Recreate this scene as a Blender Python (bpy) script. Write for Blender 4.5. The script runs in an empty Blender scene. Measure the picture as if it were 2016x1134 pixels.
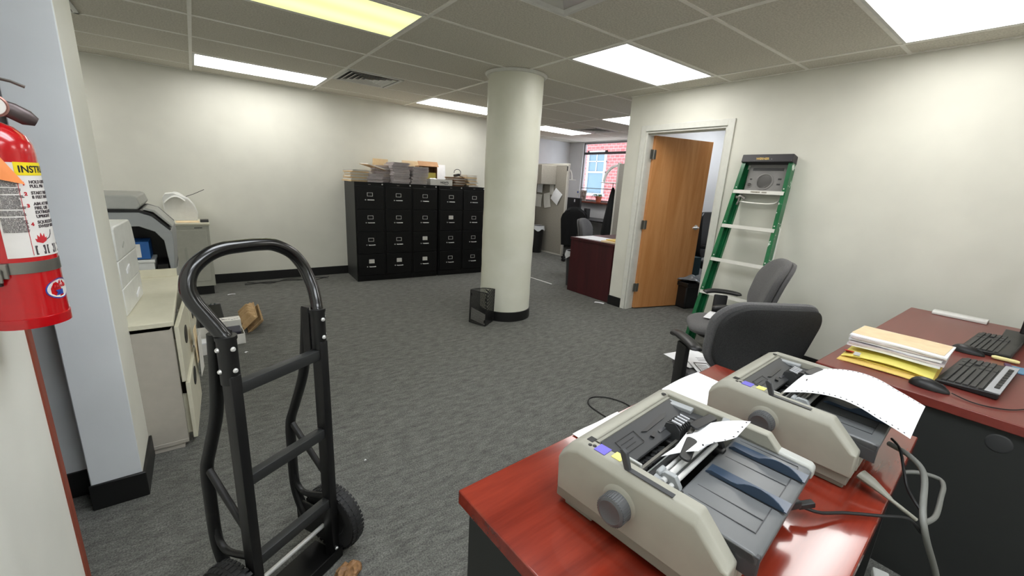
import bpy, bmesh, math, random
from mathutils import Vector, Matrix, Quaternion
random.seed(7)
PI = math.pi
SC = bpy.context.scene
COL = SC.collection

# ------------------------------------------------------------------ camera, world, exposure
YAW, PITCH, ROLL, FPX = 0.6532, -0.2479, 0.0568, 811.8
EYE = Vector((0.0, 0.0, 1.40))
fwd = Vector((math.sin(YAW)*math.cos(PITCH), math.cos(YAW)*math.cos(PITCH), math.sin(PITCH)))
r0 = Vector((math.cos(YAW), -math.sin(YAW), 0)); u0 = r0.cross(fwd)
rgt = r0*math.cos(ROLL) + u0*math.sin(ROLL); upv = -r0*math.sin(ROLL) + u0*math.cos(ROLL)
cam_data = bpy.data.cameras.new('camera'); cam = bpy.data.objects.new('camera', cam_data); COL.objects.link(cam)
M = Matrix((rgt, upv, -fwd)).transposed().to_4x4(); M.translation = EYE
cam.matrix_world = M
cam_data.sensor_width = 36.0; cam_data.lens = FPX/2016*36.0; cam_data.clip_start = 0.02; cam_data.clip_end = 200
SC.camera = cam
SC.view_settings.view_transform = 'Standard'; SC.view_settings.look = 'None'
SC.view_settings.gamma = 1.0; SC.view_settings.use_curve_mapping = False
SC.view_settings.exposure = 0.62
try:
    SC.cycles.use_denoising = True
    SC.cycles.max_bounces = 10; SC.cycles.diffuse_bounces = 6; SC.cycles.glossy_bounces = 4
    SC.cycles.transparent_max_bounces = 16
except Exception: pass
world = bpy.data.worlds.new('world'); SC.world = world; world.use_nodes = True
bg = world.node_tree.nodes['Background']; bg.inputs[0].default_value = (0.90, 0.94, 1.0, 1); bg.inputs[1].default_value = 2.9
LAMP = 5.9            # strength of the ceiling diffusers
CEIL = 2.41
GX, GY, TX, TY = 0.0879, 2.7423, 1.2192, 0.6096      # ceiling grid origin and pitch

# ------------------------------------------------------------------ helpers
def lin(c):
    c = c/255.0
    return c/12.92 if c <= 0.04045 else ((c+0.055)/1.055)**2.4
def rgb(r, g, b): return (lin(r), lin(g), lin(b), 1.0)

def mat(name, col, rough=0.5, metal=0.0, col2=None, scale=20.0, detail=3.0, bump=0.0, bscale=None, spec=None, sheen=0.0,
        lo=0.35, hi=0.65, coat=0.0, stretch=None):
    m = bpy.data.materials.new(name); m.use_nodes = True
    nt = m.node_tree; b = nt.nodes['Principled BSDF']
    b.inputs['Base Color'].default_value = col; b.inputs['Roughness'].default_value = rough; b.inputs['Metallic'].default_value = metal
    if spec is not None: b.inputs['Specular IOR Level'].default_value = spec
    if coat: b.inputs['Coat Weight'].default_value = coat; b.inputs['Coat Roughness'].default_value = 0.08
    if sheen: b.inputs['Sheen Weight'].default_value = sheen
    tc = nt.nodes.new('ShaderNodeTexCoord')
    src = tc.outputs['Object']
    if stretch:
        mp = nt.nodes.new('ShaderNodeMapping'); mp.inputs['Scale'].default_value = stretch
        nt.links.new(src, mp.inputs[0]); src = mp.outputs[0]
    if col2 is None: col2 = tuple(min(1, c*0.94) for c in col[:3]) + (1,)
    n = nt.nodes.new('ShaderNodeTexNoise'); n.inputs['Scale'].default_value = scale; n.inputs['Detail'].default_value = detail
    nt.links.new(src, n.inputs['Vector'])
    mr = nt.nodes.new('ShaderNodeMapRange'); mr.inputs[1].default_value = lo; mr.inputs[2].default_value = hi
    nt.links.new(n.outputs['Fac'], mr.inputs[0])
    mx = nt.nodes.new('ShaderNodeMix'); mx.data_type = 'RGBA'
    mx.inputs['A'].default_value = col; mx.inputs['B'].default_value = col2
    nt.links.new(mr.outputs[0], mx.inputs['Factor']); nt.links.new(mx.outputs['Result'], b.inputs['Base Color'])
    if bump:
        nb = n
        if bscale:
            nb = nt.nodes.new('ShaderNodeTexNoise'); nb.inputs['Scale'].default_value = bscale; nb.inputs['Detail'].default_value = 4
            nt.links.new(src, nb.inputs['Vector'])
        bp = nt.nodes.new('ShaderNodeBump'); bp.inputs['Strength'].default_value = bump; bp.inputs['Distance'].default_value = 0.004
        nt.links.new(nb.outputs['Fac'], bp.inputs['Height']); nt.links.new(bp.outputs[0], b.inputs['Normal'])
    return m

def emit_mat(name, col, strength, axis=1, depth=0.35, lo=0.25):
    """lamp diffuser: two tubes glow behind the lens"""
    m = bpy.data.materials.new(name); m.use_nodes = True; nt = m.node_tree
    for n in list(nt.nodes): nt.nodes.remove(n)
    out = nt.nodes.new('ShaderNodeOutputMaterial'); em = nt.nodes.new('ShaderNodeEmission')
    tc = nt.nodes.new('ShaderNodeTexCoord'); sp = nt.nodes.new('ShaderNodeSeparateXYZ')
    nt.links.new(tc.outputs['Generated'], sp.inputs[0])
    mu = nt.nodes.new('ShaderNodeMath'); mu.operation = 'MULTIPLY'; mu.inputs[1].default_value = 4*PI
    nt.links.new(sp.outputs[axis], mu.inputs[0])
    co = nt.nodes.new('ShaderNodeMath'); co.operation = 'COSINE'; nt.links.new(mu.outputs[0], co.inputs[0])
    mr = nt.nodes.new('ShaderNodeMapRange'); mr.inputs[1].default_value = -1; mr.inputs[2].default_value = 1
    mr.inputs[3].default_value = strength*(1+depth); mr.inputs[4].default_value = strength*(1-depth)
    nt.links.new(co.outputs[0], mr.inputs[0])
    em.inputs[0].default_value = col; nt.links.new(mr.outputs[0], em.inputs[1]); nt.links.new(em.outputs[0], out.inputs[0])
    return m

def glass_mat(name, tint=(1, 1, 1, 1), g=0.12, rough=0.02):
    m = bpy.data.materials.new(name); m.use_nodes = True; nt = m.node_tree
    for n in list(nt.nodes): nt.nodes.remove(n)
    out = nt.nodes.new('ShaderNodeOutputMaterial'); tr = nt.nodes.new('ShaderNodeBsdfTransparent'); gl = nt.nodes.new('ShaderNodeBsdfGlossy')
    tr.inputs[0].default_value = tint; gl.inputs['Roughness'].default_value = rough
    mx = nt.nodes.new('ShaderNodeMixShader'); mx.inputs[0].default_value = g
    nt.links.new(tr.outputs[0], mx.inputs[1]); nt.links.new(gl.outputs[0], mx.inputs[2]); nt.links.new(mx.outputs[0], out.inputs[0])
    return m

class MB:
    def __init__(s): s.bm = bmesh.new()
    def box(s, a, b, M=None, bev=0.0):
        x0, y0, z0 = (min(a[i], b[i]) for i in range(3)); x1, y1, z1 = (max(a[i], b[i]) for i in range(3))
        vs = [s.bm.verts.new(v) for v in [(x0,y0,z0),(x1,y0,z0),(x1,y1,z0),(x0,y1,z0),(x0,y0,z1),(x1,y0,z1),(x1,y1,z1),(x0,y1,z1)]]
        fs = [s.bm.faces.new([vs[i] for i in f]) for f in [(0,3,2,1),(4,5,6,7),(0,1,5,4),(1,2,6,5),(2,3,7,6),(3,0,4,7)]]
        if bev:
            es = list({e for f in fs for e in f.edges})
            r = bmesh.ops.bevel(s.bm, geom=es+vs, offset=bev, segments=2, affect='EDGES', profile=0.5)
            vs = list({v for f in r['faces'] for v in f.verts} | {v for v in vs if v.is_valid})
        if M is not None:
            for v in vs: v.co = M @ v.co
        return s
    def rbox(s, c, size, rot=(0,0,0), bev=0.0):
        from mathutils import Euler
        M = Matrix.Translation(c) @ Euler(rot).to_matrix().to_4x4()
        h = [k/2 for k in size]
        return s.box((-h[0],-h[1],-h[2]), (h[0],h[1],h[2]), M, bev)
    def prism(s, pts, axis, a, b, M=None):
        """polygon pts (2D) extruded along axis from a to b; axis x -> pts are (y,z), y -> (x,z), z -> (x,y)"""
        def P(p, t): return {'x': (t, p[0], p[1]), 'y': (p[0], t, p[1]), 'z': (p[0], p[1], t)}[axis]
        A = [s.bm.verts.new(P(p, a)) for p in pts]; B = [s.bm.verts.new(P(p, b)) for p in pts]
        n = len(pts)
        fs = [s.bm.faces.new(A), s.bm.faces.new(B[::-1])]
        for i in range(n): fs.append(s.bm.faces.new([A[i], B[i], B[(i+1) % n], A[(i+1) % n]]))
        if M is not None:
            for v in A+B: v.co = M @ v.co
        return s
    def tube(s, pts, r, seg=10, closed=False, caps=True, rs=None, flat=1.0):
        pts = [Vector(p) for p in pts]; n = len(pts)
        rings = []; prev = None
        for i, p in enumerate(pts):
            if closed: t = (pts[(i+1) % n]-pts[i-1])
            else: t = pts[min(i+1, n-1)]-pts[max(i-1, 0)]
            if t.length < 1e-9: t = Vector((0,0,1))
            t.normalize()
            if prev is None:
                a = Vector((0,0,1)) if abs(t.z) < 0.9 else Vector((1,0,0))
                nrm = t.cross(a).normalized()
            else:
                nrm = prev - t*prev.dot(t)
                nrm = nrm.normalized() if nrm.length > 1e-6 else t.orthogonal().normalized()
            prev = nrm; bn = t.cross(nrm)
            rr = rs[i] if rs else r
            rings.append([s.bm.verts.new(p + nrm*rr*math.cos(2*PI*k/seg) + bn*rr*flat*math.sin(2*PI*k/seg)) for k in range(seg)])
        m = n if closed else n-1
        for i in range(m):
            A, B = rings[i], rings[(i+1) % n]
            for k in range(seg): s.bm.faces.new([A[k], A[(k+1) % seg], B[(k+1) % seg], B[k]])
        if caps and not closed:
            s.bm.faces.new(rings[0][::-1]); s.bm.faces.new(rings[-1])
        return s
    def cyl(s, a, b, r, seg=16, r2=None): return s.tube([a, b], r, seg, rs=[r, r if r2 is None else r2])
    def lathe(s, prof, c=(0,0,0), seg=32, M=None, ang=2*PI, start=0.0):
        rings = []; full = abs(ang-2*PI) < 1e-6; k_n = seg if full else seg+1
        for r, z in prof:
            rings.append([s.bm.verts.new((c[0]+r*math.cos(start+ang*k/seg), c[1]+r*math.sin(start+ang*k/seg), c[2]+z)) for k in range(k_n)])
        for i in range(len(prof)-1):
            for k in range(seg):
                A, B = rings[i], rings[i+1]; k2 = (k+1) % k_n
                try: s.bm.faces.new([A[k], A[k2], B[k2], B[k]])
                except Exception: pass
        if full:
            for R_, rev in ((rings[0], True), (rings[-1], False)):
                try: s.bm.faces.new(R_[::-1] if rev else R_)
                except Exception: pass
        if M is not None:
            for R_ in rings:
                for v in R_: v.co = M @ v.co
        return s
    def grid(s, f, nu, nv, thick=0.0):
        """surface from f(u,v) with u,v in 0..1, closed to a slab when thick"""
        V = [[s.bm.verts.new(f(i/nu, j/nv)) for j in range(nv+1)] for i in range(nu+1)]
        fs = []
        for i in range(nu):
            for j in range(nv): fs.append(s.bm.faces.new([V[i][j], V[i+1][j], V[i+1][j+1], V[i][j+1]]))
        if thick:
            s.bm.normal_update()
            bmesh.ops.solidify(s.bm, geom=fs, thickness=thick)
        return s
    def build(s, name, m, parent=None, smooth=False, bev=0.0, sub=0, M=None, bseg=2):
        bm = s.bm
        bmesh.ops.remove_doubles(bm, verts=bm.verts, dist=1e-6)
        bmesh.ops.recalc_face_normals(bm, faces=bm.faces)
        if M is not None: bmesh.ops.transform(bm, matrix=M, verts=bm.verts)
        me = bpy.data.meshes.new(name); bm.to_mesh(me); bm.free()
        o = bpy.data.objects.new(name, me); COL.objects.link(o)
        if m is not None: me.materials.append(m)
        if smooth:
            for p in me.polygons: p.use_smooth = True
            try: me.set_sharp_from_angle(angle=math.radians(40))
            except Exception: pass
        if bev:
            b = o.modifiers.new('bevel', 'BEVEL'); b.width = bev; b.segments = bseg; b.limit_method = 'ANGLE'; b.angle_limit = math.radians(35)
            for p in me.polygons: p.use_smooth = True
            try: me.set_sharp_from_angle(angle=math.radians(50))
            except Exception: pass
        if sub:
            b = o.modifiers.new('subdivision', 'SUBSURF'); b.levels = sub; b.render_levels = sub
            for p in me.polygons: p.use_smooth = True
        if parent is not None: o.parent = parent
        return o

def tag(o, label=None, cat=None, group=None, kind=None):
    if label: o['label'] = label
    if cat: o['category'] = cat
    if group: o['group'] = group
    if kind: o['kind'] = kind
    return o
def thing(name, label, cat, loc=(0,0,0), rz=0.0, group=None, rot=None):
    o = bpy.data.objects.new(name, None); COL.objects.link(o); o.empty_display_size = 0.05
    o.location = loc; o.rotation_euler = rot if rot else (0, 0, rz)
    return tag(o, label, cat, group)
def structure(o): o['kind'] = 'structure'; return o
def children(o): return [c for c in bpy.data.objects if c.parent == o]
def copy_tree(o, parent=None):
    kids = children(o)
    c = o.copy(); COL.objects.link(c)
    if parent is not None: c.parent = parent
    for k in kids: copy_tree(k, c)
    return c
def roundrect(w, h, r, n=6, cx=0.0, cy=0.0):
    pts = []
    for (sx, sy, a0) in ((1,1,0), (-1,1,PI/2), (-1,-1,PI), (1,-1,1.5*PI)):
        for k in range(n+1):
            a = a0 + k*PI/2/n
            pts.append((cx + sx*(w/2-r) + r*math.cos(a), cy + sy*(h/2-r) + r*math.sin(a)))
    return pts
def smoothpath(pts, n=8):
    P = [Vector(p) for p in pts]; out = []
    for i in range(len(P)-1):
        p0 = P[max(i-1,0)]; p1 = P[i]; p2 = P[i+1]; p3 = P[min(i+2, len(P)-1)]
        for k in range(n):
            t = k/n
            out.append(0.5*((2*p1)+(-p0+p2)*t+(2*p0-5*p1+4*p2-p3)*t*t+(-p0+3*p1-3*p2+p3)*t**3))
    out.append(P[-1]); return out
def text_part(name, body, size, m, parent, M, align='CENTER', wrap=None, thick=0.0004, bold=0.0, sx=1.0):
    """lettering as a thin mesh; wrap=(radius, centre angle) bends it round an upright cylinder"""
    cu = bpy.data.curves.new(name, 'FONT'); cu.body = body; cu.size = size; cu.align_x = align; cu.extrude = thick; cu.offset = bold
    tmp = bpy.data.objects.new(name, cu); COL.objects.link(tmp)
    bpy.context.view_layer.update()
    dg = bpy.context.evaluated_depsgraph_get()
    me = bpy.data.meshes.new_from_object(tmp.evaluated_get(dg)); me.name = name
    bpy.data.objects.remove(tmp); bpy.data.curves.remove(cu)
    for v in me.vertices:
        v.co.x *= sx
        if wrap:
            R_, a0, z0, x0 = wrap
            a = a0 + (v.co.x + x0)/R_; rr = R_ + 0.0006 + v.co.z
            v.co = Vector((rr*math.cos(a), rr*math.sin(a), z0+v.co.y))
        else: v.co = M @ v.co
    me.materials.clear(); me.materials.append(m)
    o = bpy.data.objects.new(name, me); COL.objects.link(o); o.parent = parent
    return o
def face_M(loc, xdir, ydir):
    x = Vector(xdir).normalized(); y = Vector(ydir).normalized(); z = x.cross(y).normalized()
    R_ = Matrix((x, y, z)).transposed().to_4x4(); R_.translation = Vector(loc); return R_

# ------------------------------------------------------------------ materials
M_wall = mat('wall paint', rgb(226,225,214), 0.55, scale=3.0, bump=0.06, bscale=60)
M_walln = mat('bright white wall paint', rgb(244,243,234), 0.55, scale=3.0, bump=0.06, bscale=60)
M_wallc = mat('cool white wall paint', rgb(221,221,222), 0.55, scale=3.0, bump=0.06, bscale=60)
M_pier = mat('wall paint with cool daylight tint', rgb(230,235,238), 0.55, scale=3.0, bump=0.06, bscale=60)  # cool cast of daylight on the pier front put into the colour
M_col = mat('thick column paint', rgb(226,226,212), 0.42, scale=4.0, bump=0.35, bscale=14, col2=rgb(220,220,204))
M_carpet = mat('carpet', rgb(126,126,121), 0.95, col2=rgb(80,81,78), scale=160, detail=6, bump=0.9, bscale=260, spec=0.1, lo=0.3, hi=0.7)
def add_carpet_wear(m):
    nt = m.node_tree; b = nt.nodes['Principled BSDF']; l = b.inputs['Base Color'].links[0]; src = l.from_socket
    tc = nt.nodes.new('ShaderNodeTexCoord')
    n = nt.nodes.new('ShaderNodeTexNoise'); n.inputs['Scale'].default_value = 26; n.inputs['Detail'].default_value = 5; n.inputs['Roughness'].default_value = 0.75
    mp = nt.nodes.new('ShaderNodeMapping'); mp.inputs['Scale'].default_value = (0.45, 1.3, 1); mp.inputs['Rotation'].default_value = (0,0,0.1)
    nt.links.new(tc.outputs['Object'], mp.inputs[0]); nt.links.new(mp.outputs[0], n.inputs['Vector'])
    mr = nt.nodes.new('ShaderNodeMapRange'); mr.inputs[1].default_value = 0.35; mr.inputs[2].default_value = 0.68; mr.inputs[3].default_value = 0.72; mr.inputs[4].default_value = 1.35
    nt.links.new(n.outputs['Fac'], mr.inputs[0])
    mx = nt.nodes.new('ShaderNodeMix'); mx.data_type = 'RGBA'; mx.blend_type = 'MULTIPLY'; mx.inputs['Factor'].default_value = 1
    nt.links.new(src, mx.inputs['A']); nt.links.new(mr.outputs[0], mx.inputs['B']); nt.links.new(mx.outputs['Result'], b.inputs['Base Color'])
add_carpet_wear(M_carpet)
M_ceil = mat('acoustic tile', rgb(226,222,210), 0.95, col2=rgb(204,200,188), scale=90, detail=5, bump=0.5, bscale=120, spec=0.1)
M_tbar = mat('painted grid bar', rgb(246,244,236), 0.5)
M_base = mat('black rubber baseboard', rgb(16,16,17), 0.45)
M_trim = mat('white door trim', rgb(222,222,214), 0.45)
M_fix = mat('white fixture frame', rgb(225,225,220), 0.5)
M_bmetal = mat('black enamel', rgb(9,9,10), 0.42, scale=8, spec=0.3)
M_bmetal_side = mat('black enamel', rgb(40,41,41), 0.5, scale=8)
M_btube = mat('glossy black tube paint', rgb(6,6,7), 0.24, coat=0.35)
M_bdull = mat('worn black paint', rgb(10,10,11), 0.45, col2=rgb(26,25,24), scale=30, lo=0.6, hi=0.8)
M_chrome = mat('bright metal', rgb(228,228,226), 0.32, 0.45)
M_alu = mat('aluminium', rgb(222,221,214), 0.4, 0.15)
M_steel = mat('brushed steel', rgb(150,148,142), 0.38, 0.9)
M_silverpl = mat('silver plastic', rgb(176,178,182), 0.4)
M_rubber = mat('tyre rubber', rgb(30,30,31), 0.7, bump=0.4, bscale=40)
M_bplas = mat('black plastic', rgb(22,22,23), 0.42)
M_bplas2 = mat('dark grey plastic', rgb(50,51,52), 0.5)
M_gfab = mat('grey chair fabric', rgb(104,103,103), 0.9, col2=rgb(90,89,90), scale=200, bump=0.5, bscale=350, sheen=0.15, spec=0.15)
M_gfab_shade = mat('shaded grey chair fabric', rgb(62,62,62), 0.9, col2=rgb(52,52,52), scale=200, bump=0.5, bscale=350, spec=0.15)  # grey fabric darkened: shade on the chair's rear put into the colour
M_cream = mat('cream enamel', rgb(214,210,190), 0.45, col2=rgb(209,205,184))
M_putty = mat('putty laminate', rgb(181,175,164), 0.55)
M_greymet = mat('grey enamel', rgb(178,178,166), 0.45)
M_wplas = mat('white plastic', rgb(222,223,219), 0.4)
M_deskside = mat('charcoal laminate', rgb(34,36,35), 0.6)
M_copier = mat('light grey plastic', rgb(170,171,166), 0.45)
M_copier2 = mat('mid grey plastic', rgb(150,153,154), 0.45)
M_print = mat('beige grey plastic', rgb(152,150,138), 0.5, bump=0.05, bscale=700)
M_print2 = mat('beige grey plastic base', rgb(130,128,117), 0.5, bump=0.05, bscale=700)
M_tray = mat('grey tray plastic', rgb(96,98,99), 0.38)
M_guide = mat('blue grey plastic', rgb(50,66,86), 0.3)
M_dark = mat('charcoal plastic', rgb(58,59,61), 0.45)
M_paper = mat('white paper', rgb(238,239,242), 0.75)
M_paper2 = mat('warm white paper', rgb(228,226,220), 0.75)
M_lav = mat('grey paper edges', rgb(218,210,212), 0.8, col2=rgb(186,176,178), scale=30, stretch=(1,1,14))
M_manila = mat('manila card', rgb(236,214,176), 0.75, col2=rgb(228,204,164))
M_tan = mat('tan folder card', rgb(196,162,118), 0.75)
M_brownc = mat('brown card', rgb(122,92,72), 0.8)
M_yellow = mat('yellow paper', rgb(240,228,120), 0.75)
M_env = mat('yellow envelope', rgb(232,200,110), 0.75)
M_red = mat('red card', rgb(205,50,42), 0.6)
M_kraft = mat('corrugated cardboard', rgb(166,128,92), 0.85, col2=rgb(156,118,84))
M_pulp = mat('moulded paper pulp', rgb(190,160,118), 0.95, col2=rgb(172,142,102), bump=0.8, bscale=90)
M_green = mat('green fibreglass', rgb(18,112,66), 0.3, col2=rgb(12,88,50), scale=6, coat=0.2)
def add_splats(m, col, scale, lo, hi):
    nt = m.node_tree; b = nt.nodes['Principled BSDF']; src = b.inputs['Base Color'].links[0].from_socket
    tc = nt.nodes.new('ShaderNodeTexCoord'); n = nt.nodes.new('ShaderNodeTexNoise'); n.inputs['Scale'].default_value = scale; n.inputs['Detail'].default_value = 4
    nt.links.new(tc.outputs['Object'], n.inputs['Vector'])
    mr = nt.nodes.new('ShaderNodeMapRange'); mr.inputs[1].default_value = lo; mr.inputs[2].default_value = hi
    nt.links.new(n.outputs['Fac'], mr.inputs[0])
    mx = nt.nodes.new('ShaderNodeMix'); mx.data_type = 'RGBA'; mx.inputs['B'].default_value = col
    nt.links.new(mr.outputs[0], mx.inputs['Factor']); nt.links.new(src, mx.inputs['A']); nt.links.new(mx.outputs['Result'], b.inputs['Base Color'])
M_green2 = mat('paint splashed green fibreglass', rgb(18,112,66), 0.3, col2=rgb(12,88,50), scale=6, coat=0.2)
add_splats(M_green2, rgb(210,222,212), 17, 0.60, 0.64)
M_cap = mat('dark ladder plastic', rgb(44,42,46), 0.45); add_splats(M_cap, rgb(190,188,182), 30, 0.70, 0.74)
M_extred = mat('red enamel', rgb(186,10,20), 0.22, col2=rgb(178,8,18), coat=0.5)
M_labelw = mat('white label', rgb(226,222,218), 0.4)
M_labely = mat('yellow label', rgb(238,214,30), 0.4)
M_ink = mat('dark ink', rgb(70,62,66), 0.6)
M_inkb = mat('black ink', rgb(22,20,24), 0.6)
M_inkr = mat('red ink', rgb(196,40,50), 0.6)
M_inkblue = mat('blue ink', rgb(40,70,160), 0.5)
M_orange = mat('orange tag card', rgb(250,150,84), 0.6)
M_purple = mat('purple sticker', rgb(104,96,188), 0.45)
M_bluebox = mat('blue card', rgb(30,92,160), 0.5)
M_coat = mat('black cloth', rgb(12,12,14), 0.95)
M_bag = mat('thin plastic liner', rgb(206,208,210), 0.35)
M_greybag = mat('grey plastic bag', rgb(104,108,112), 0.3, bump=0.8, bscale=12)
M_terra = mat('terracotta', rgb(176,92,66), 0.8)
M_leaf = mat('leaf', rgb(60,104,54), 0.6)
M_panel = mat('cubicle panel fabric', rgb(158,153,143), 0.85, col2=rgb(148,143,134), scale=60)
M_postm = mat('light panel post', rgb(206,203,194), 0.5)
M_cable = mat('grey cable', rgb(112,113,108), 0.5)
M_bcable = mat('black cable', rgb(18,18,19), 0.5)
M_glass = glass_mat('window glass', (0.97,0.98,1,1), 0.08)
M_clear = glass_mat('clear film', (0.93,0.94,0.93,1), 0.10, 0.15)
M_diff = emit_mat('lit diffuser', (1.0, 0.985, 0.95, 1), LAMP)
M_diffc = emit_mat('lit cool diffuser', (0.92, 0.96, 1.0, 1), LAMP*1.25)
M_diffy = emit_mat('aged yellow diffuser', (0.80, 0.82, 0.38, 1), 1.0, depth=0.16)

def wood_mat(name, c1, c2, rough, axis='z', scale=3.0, coat=0.0, fine=1.0):
    m = bpy.data.materials.new(name); m.use_nodes = True; nt = m.node_tree; b = nt.nodes['Principled BSDF']
    b.inputs['Roughness'].default_value = rough
    if coat: b.inputs['Coat Weight'].default_value = coat; b.inputs['Coat Roughness'].default_value = 0.06
    tc = nt.nodes.new('ShaderNodeTexCoord'); mp = nt.nodes.new('ShaderNodeMapping')
    st = {'x': (0.6, 7, 7), 'y': (7, 0.6, 7), 'z': (7, 7, 0.6)}[axis]
    mp.inputs['Scale'].default_value = tuple(k*scale*fine/3 for k in st); nt.links.new(tc.outputs['Object'], mp.inputs[0])
    n = nt.nodes.new('ShaderNodeTexNoise'); n.inputs['Scale'].default_value = 1.6; n.inputs['Detail'].default_value = 7; n.inputs['Distortion'].default_value = 1.2
    nt.links.new(mp.outputs[0], n.inputs['Vector'])
    n2 = nt.nodes.new('ShaderNodeTexNoise'); n2.inputs['Scale'].default_value = 22; n2.inputs['Detail'].default_value = 4; nt.links.new(mp.outputs[0], n2.inputs['Vector'])
    ad = nt.nodes.new('ShaderNodeMath'); ad.operation = 'MULTIPLY_ADD'; ad.inputs[1].default_value = 0.25; nt.links.new(n2.outputs['Fac'], ad.inputs[0]); nt.links.new(n.outputs['Fac'], ad.inputs[2])
    cr = nt.nodes.new('ShaderNodeValToRGB'); cr.color_ramp.elements[0].position = 0.42; cr.color_ramp.elements[0].color = c1
    cr.color_ramp.elements[1].position = 0.82; cr.color_ramp.elements[1].color = c2
    nt.links.new(ad.outputs[0], cr.inputs[0]); nt.links.new(cr.outputs[0], b.inputs['Base Color'])
    return m
M_door = wood_mat('oak door veneer', rgb(212,154,100), rgb(192,130,74), 0.35, 'z')
M_cherry = wood_mat('cherry laminate', rgb(136,48,32), rgb(104,32,20), 0.16, 'x', coat=0.5)
M_cherry2 = wood_mat('dull cherry laminate', rgb(120,52,44), rgb(108,44,38), 0.30, 'x')
M_mahog = wood_mat('dark mahogany laminate', rgb(70,22,26), rgb(54,16,20), 0.45, 'z')
M_sillw = wood_mat('brown sill wood', rgb(122,62,44), rgb(98,46,34), 0.5, 'y')
M_edge = wood_mat('red brown edge strip', rgb(150,72,50), rgb(126,56,38), 0.5, 'z')

# ================================================================== ROOM SHELL
XR, YB = 4.02, 6.13
structure(MB().box((-3.7,-2.7,-0.1),(7.4,7.65,0)).build('floor', M_carpet))
structure(MB().box((-3.7,-2.7,CEIL),(7.4,7.65,CEIL+0.08)).build('ceiling', M_ceil))
structure(MB().box((-3.7,YB,0),(4.45,YB+0.12,CEIL)).box((4.33,YB+0.12,0),(4.45,7.5,CEIL)).build('wall_back', M_wall))
structure(MB().box((4.33,7.5,0),(7.4,7.62,CEIL)).build('wall_far', M_wallc))
WY0, WY1, WZ0, WZ1 = 5.55, 7.07, 1.10, 2.39
structure(MB().box((7.25,-2.6,0),(7.37,WY0,CEIL)).box((7.25,WY1,0),(7.37,7.5,CEIL)).box((7.25,WY0,0),(7.37,WY1,WZ0)).box((7.25,WY0,WZ1),(7.37,WY1,CEIL)).build('wall_window', M_wallc))
DY0, DY1, DZ = 2.09, 2.99, 2.03
structure(MB().box((XR,-2.6,0),(XR+0.12,DY0,CEIL)).box((XR,DY1,0),(XR+0.12,3.24,CEIL)).box((XR,DY0,DZ),(XR+0.12,DY1,CEIL)).build('wall_right', M_wall))
structure(MB().box((XR+0.12,3.12,0),(7.25,3.24,CEIL)).build('wall_divider', M_wallc))
structure(MB().box((-3.7,-2.7,0),(7.4,-2.58,CEIL)).build('wall_rear', M_wall))
structure(MB().box((-3.7,-2.7,0),(-3.6,6.25,CEIL)).build('wall_left', M_wall))
structure(MB().box((-3.6,2.27,0),(-0.464,2.39,CEIL)).build('wall_left_return', M_pier))
structure(MB().box((-0.53,-2.58,0),(-0.43,1.69,CEIL)).build('wall_near', M_walln))
structure(MB().box((-0.535,1.69,0),(-0.425,1.722,CEIL)).build('trim_1', M_edge))
# corner pier beside the putty cabinets: front tinted with painted-in cool daylight, return in plain cream paint
pm = MB().box((-0.47,2.13,0),(-0.31,2.44,CEIL)).build('wall_pier', M_pier, bev=0.004); structure(pm)
pm.data.materials.append(M_wall)
for p in pm.data.polygons:
    if p.normal.x > 0.9: p.material_index = 1
structure(MB().box((-0.475,2.118,0),(-0.298,2.13,0.115)).box((-0.31,2.13,0),(-0.298,2.44,0.115)).build('baseboard_pier', M_base, bev=0.003))
structure(MB().box((-0.9,2.258,0),(-0.475,2.27,0.115)).build('baseboard_left_return', M_base))
structure(MB().box((-3.6,YB-0.012,0),(4.45,YB,0.115)).build('baseboard_back', M_base, bev=0.002))
structure(MB().box((XR-0.012,-2.5,0),(XR,2.028,0.115)).box((XR-0.012,3.052,0),(XR,3.24,0.115)).box((XR-0.012,3.24,0),(XR+0.02,3.252,0.115)).build('baseboard_right', M_base, bev=0.002))
structure(MB().box((XR+0.13,3.108,0),(7.25,3.12,0.115)).build('baseboard_office', M_base))
structure(MB().box((5.2,7.488,0),(7.25,7.5,0.1)).box((7.238,3.3,0),(7.25,7.488,0.1)).build('baseboard_far', M_base))
# ceiling grid: T bars
g = MB()
for i in range(-3, 7):
    x = GX+i*TX; g.box((x-0.012,-2.58,CEIL-0.007),(x+0.012,7.5,CEIL+0.001))
for j in range(-9, 9):
    y = GY+j*TY
    if y > 7.5: continue
    g.box((-3.6,y-0.012,CEIL-0.0035),(7.25,y+0.012,CEIL+0.001))
structure(g.build('trim_2', M_tbar))
a = MB()
a.box((-3.6,YB-0.022,CEIL-0.006),(4.33,YB,CEIL+0.001)).box((XR-0.022,-2.58,CEIL-0.006),(XR,3.24,CEIL+0.001))
structure(a.build('trim_3', M_tbar))
# door casing
c = MB()
for side in (XR-0.016, XR+0.12):
    c.box((side,DY0-0.06,0),(side+0.016,DY0,DZ+0.06)).box((side,DY1,0),(side+0.016,DY1+0.06,DZ+0.06)).box((side,DY0,DZ),(side+0.016,DY1,DZ+0.06))
c.box((XR,DY0,0),(XR+0.12,DY0+0.02,DZ)).box((XR,DY1-0.02,0),(XR+0.12,DY1,DZ)).box((XR,DY0+0.02,DZ-0.02),(XR+0.12,DY1-0.02,DZ))
c.box((XR+0.05,DY0+0.02,0),(XR+0.07,DY0+0.032,DZ-0.02)).box((XR+0.05,DY0+0.02,DZ-0.032),(XR+0.07,DY1-0.02,DZ-0.02))
structure(c.build('trim_4', M_trim, bev=0.003))

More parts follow.
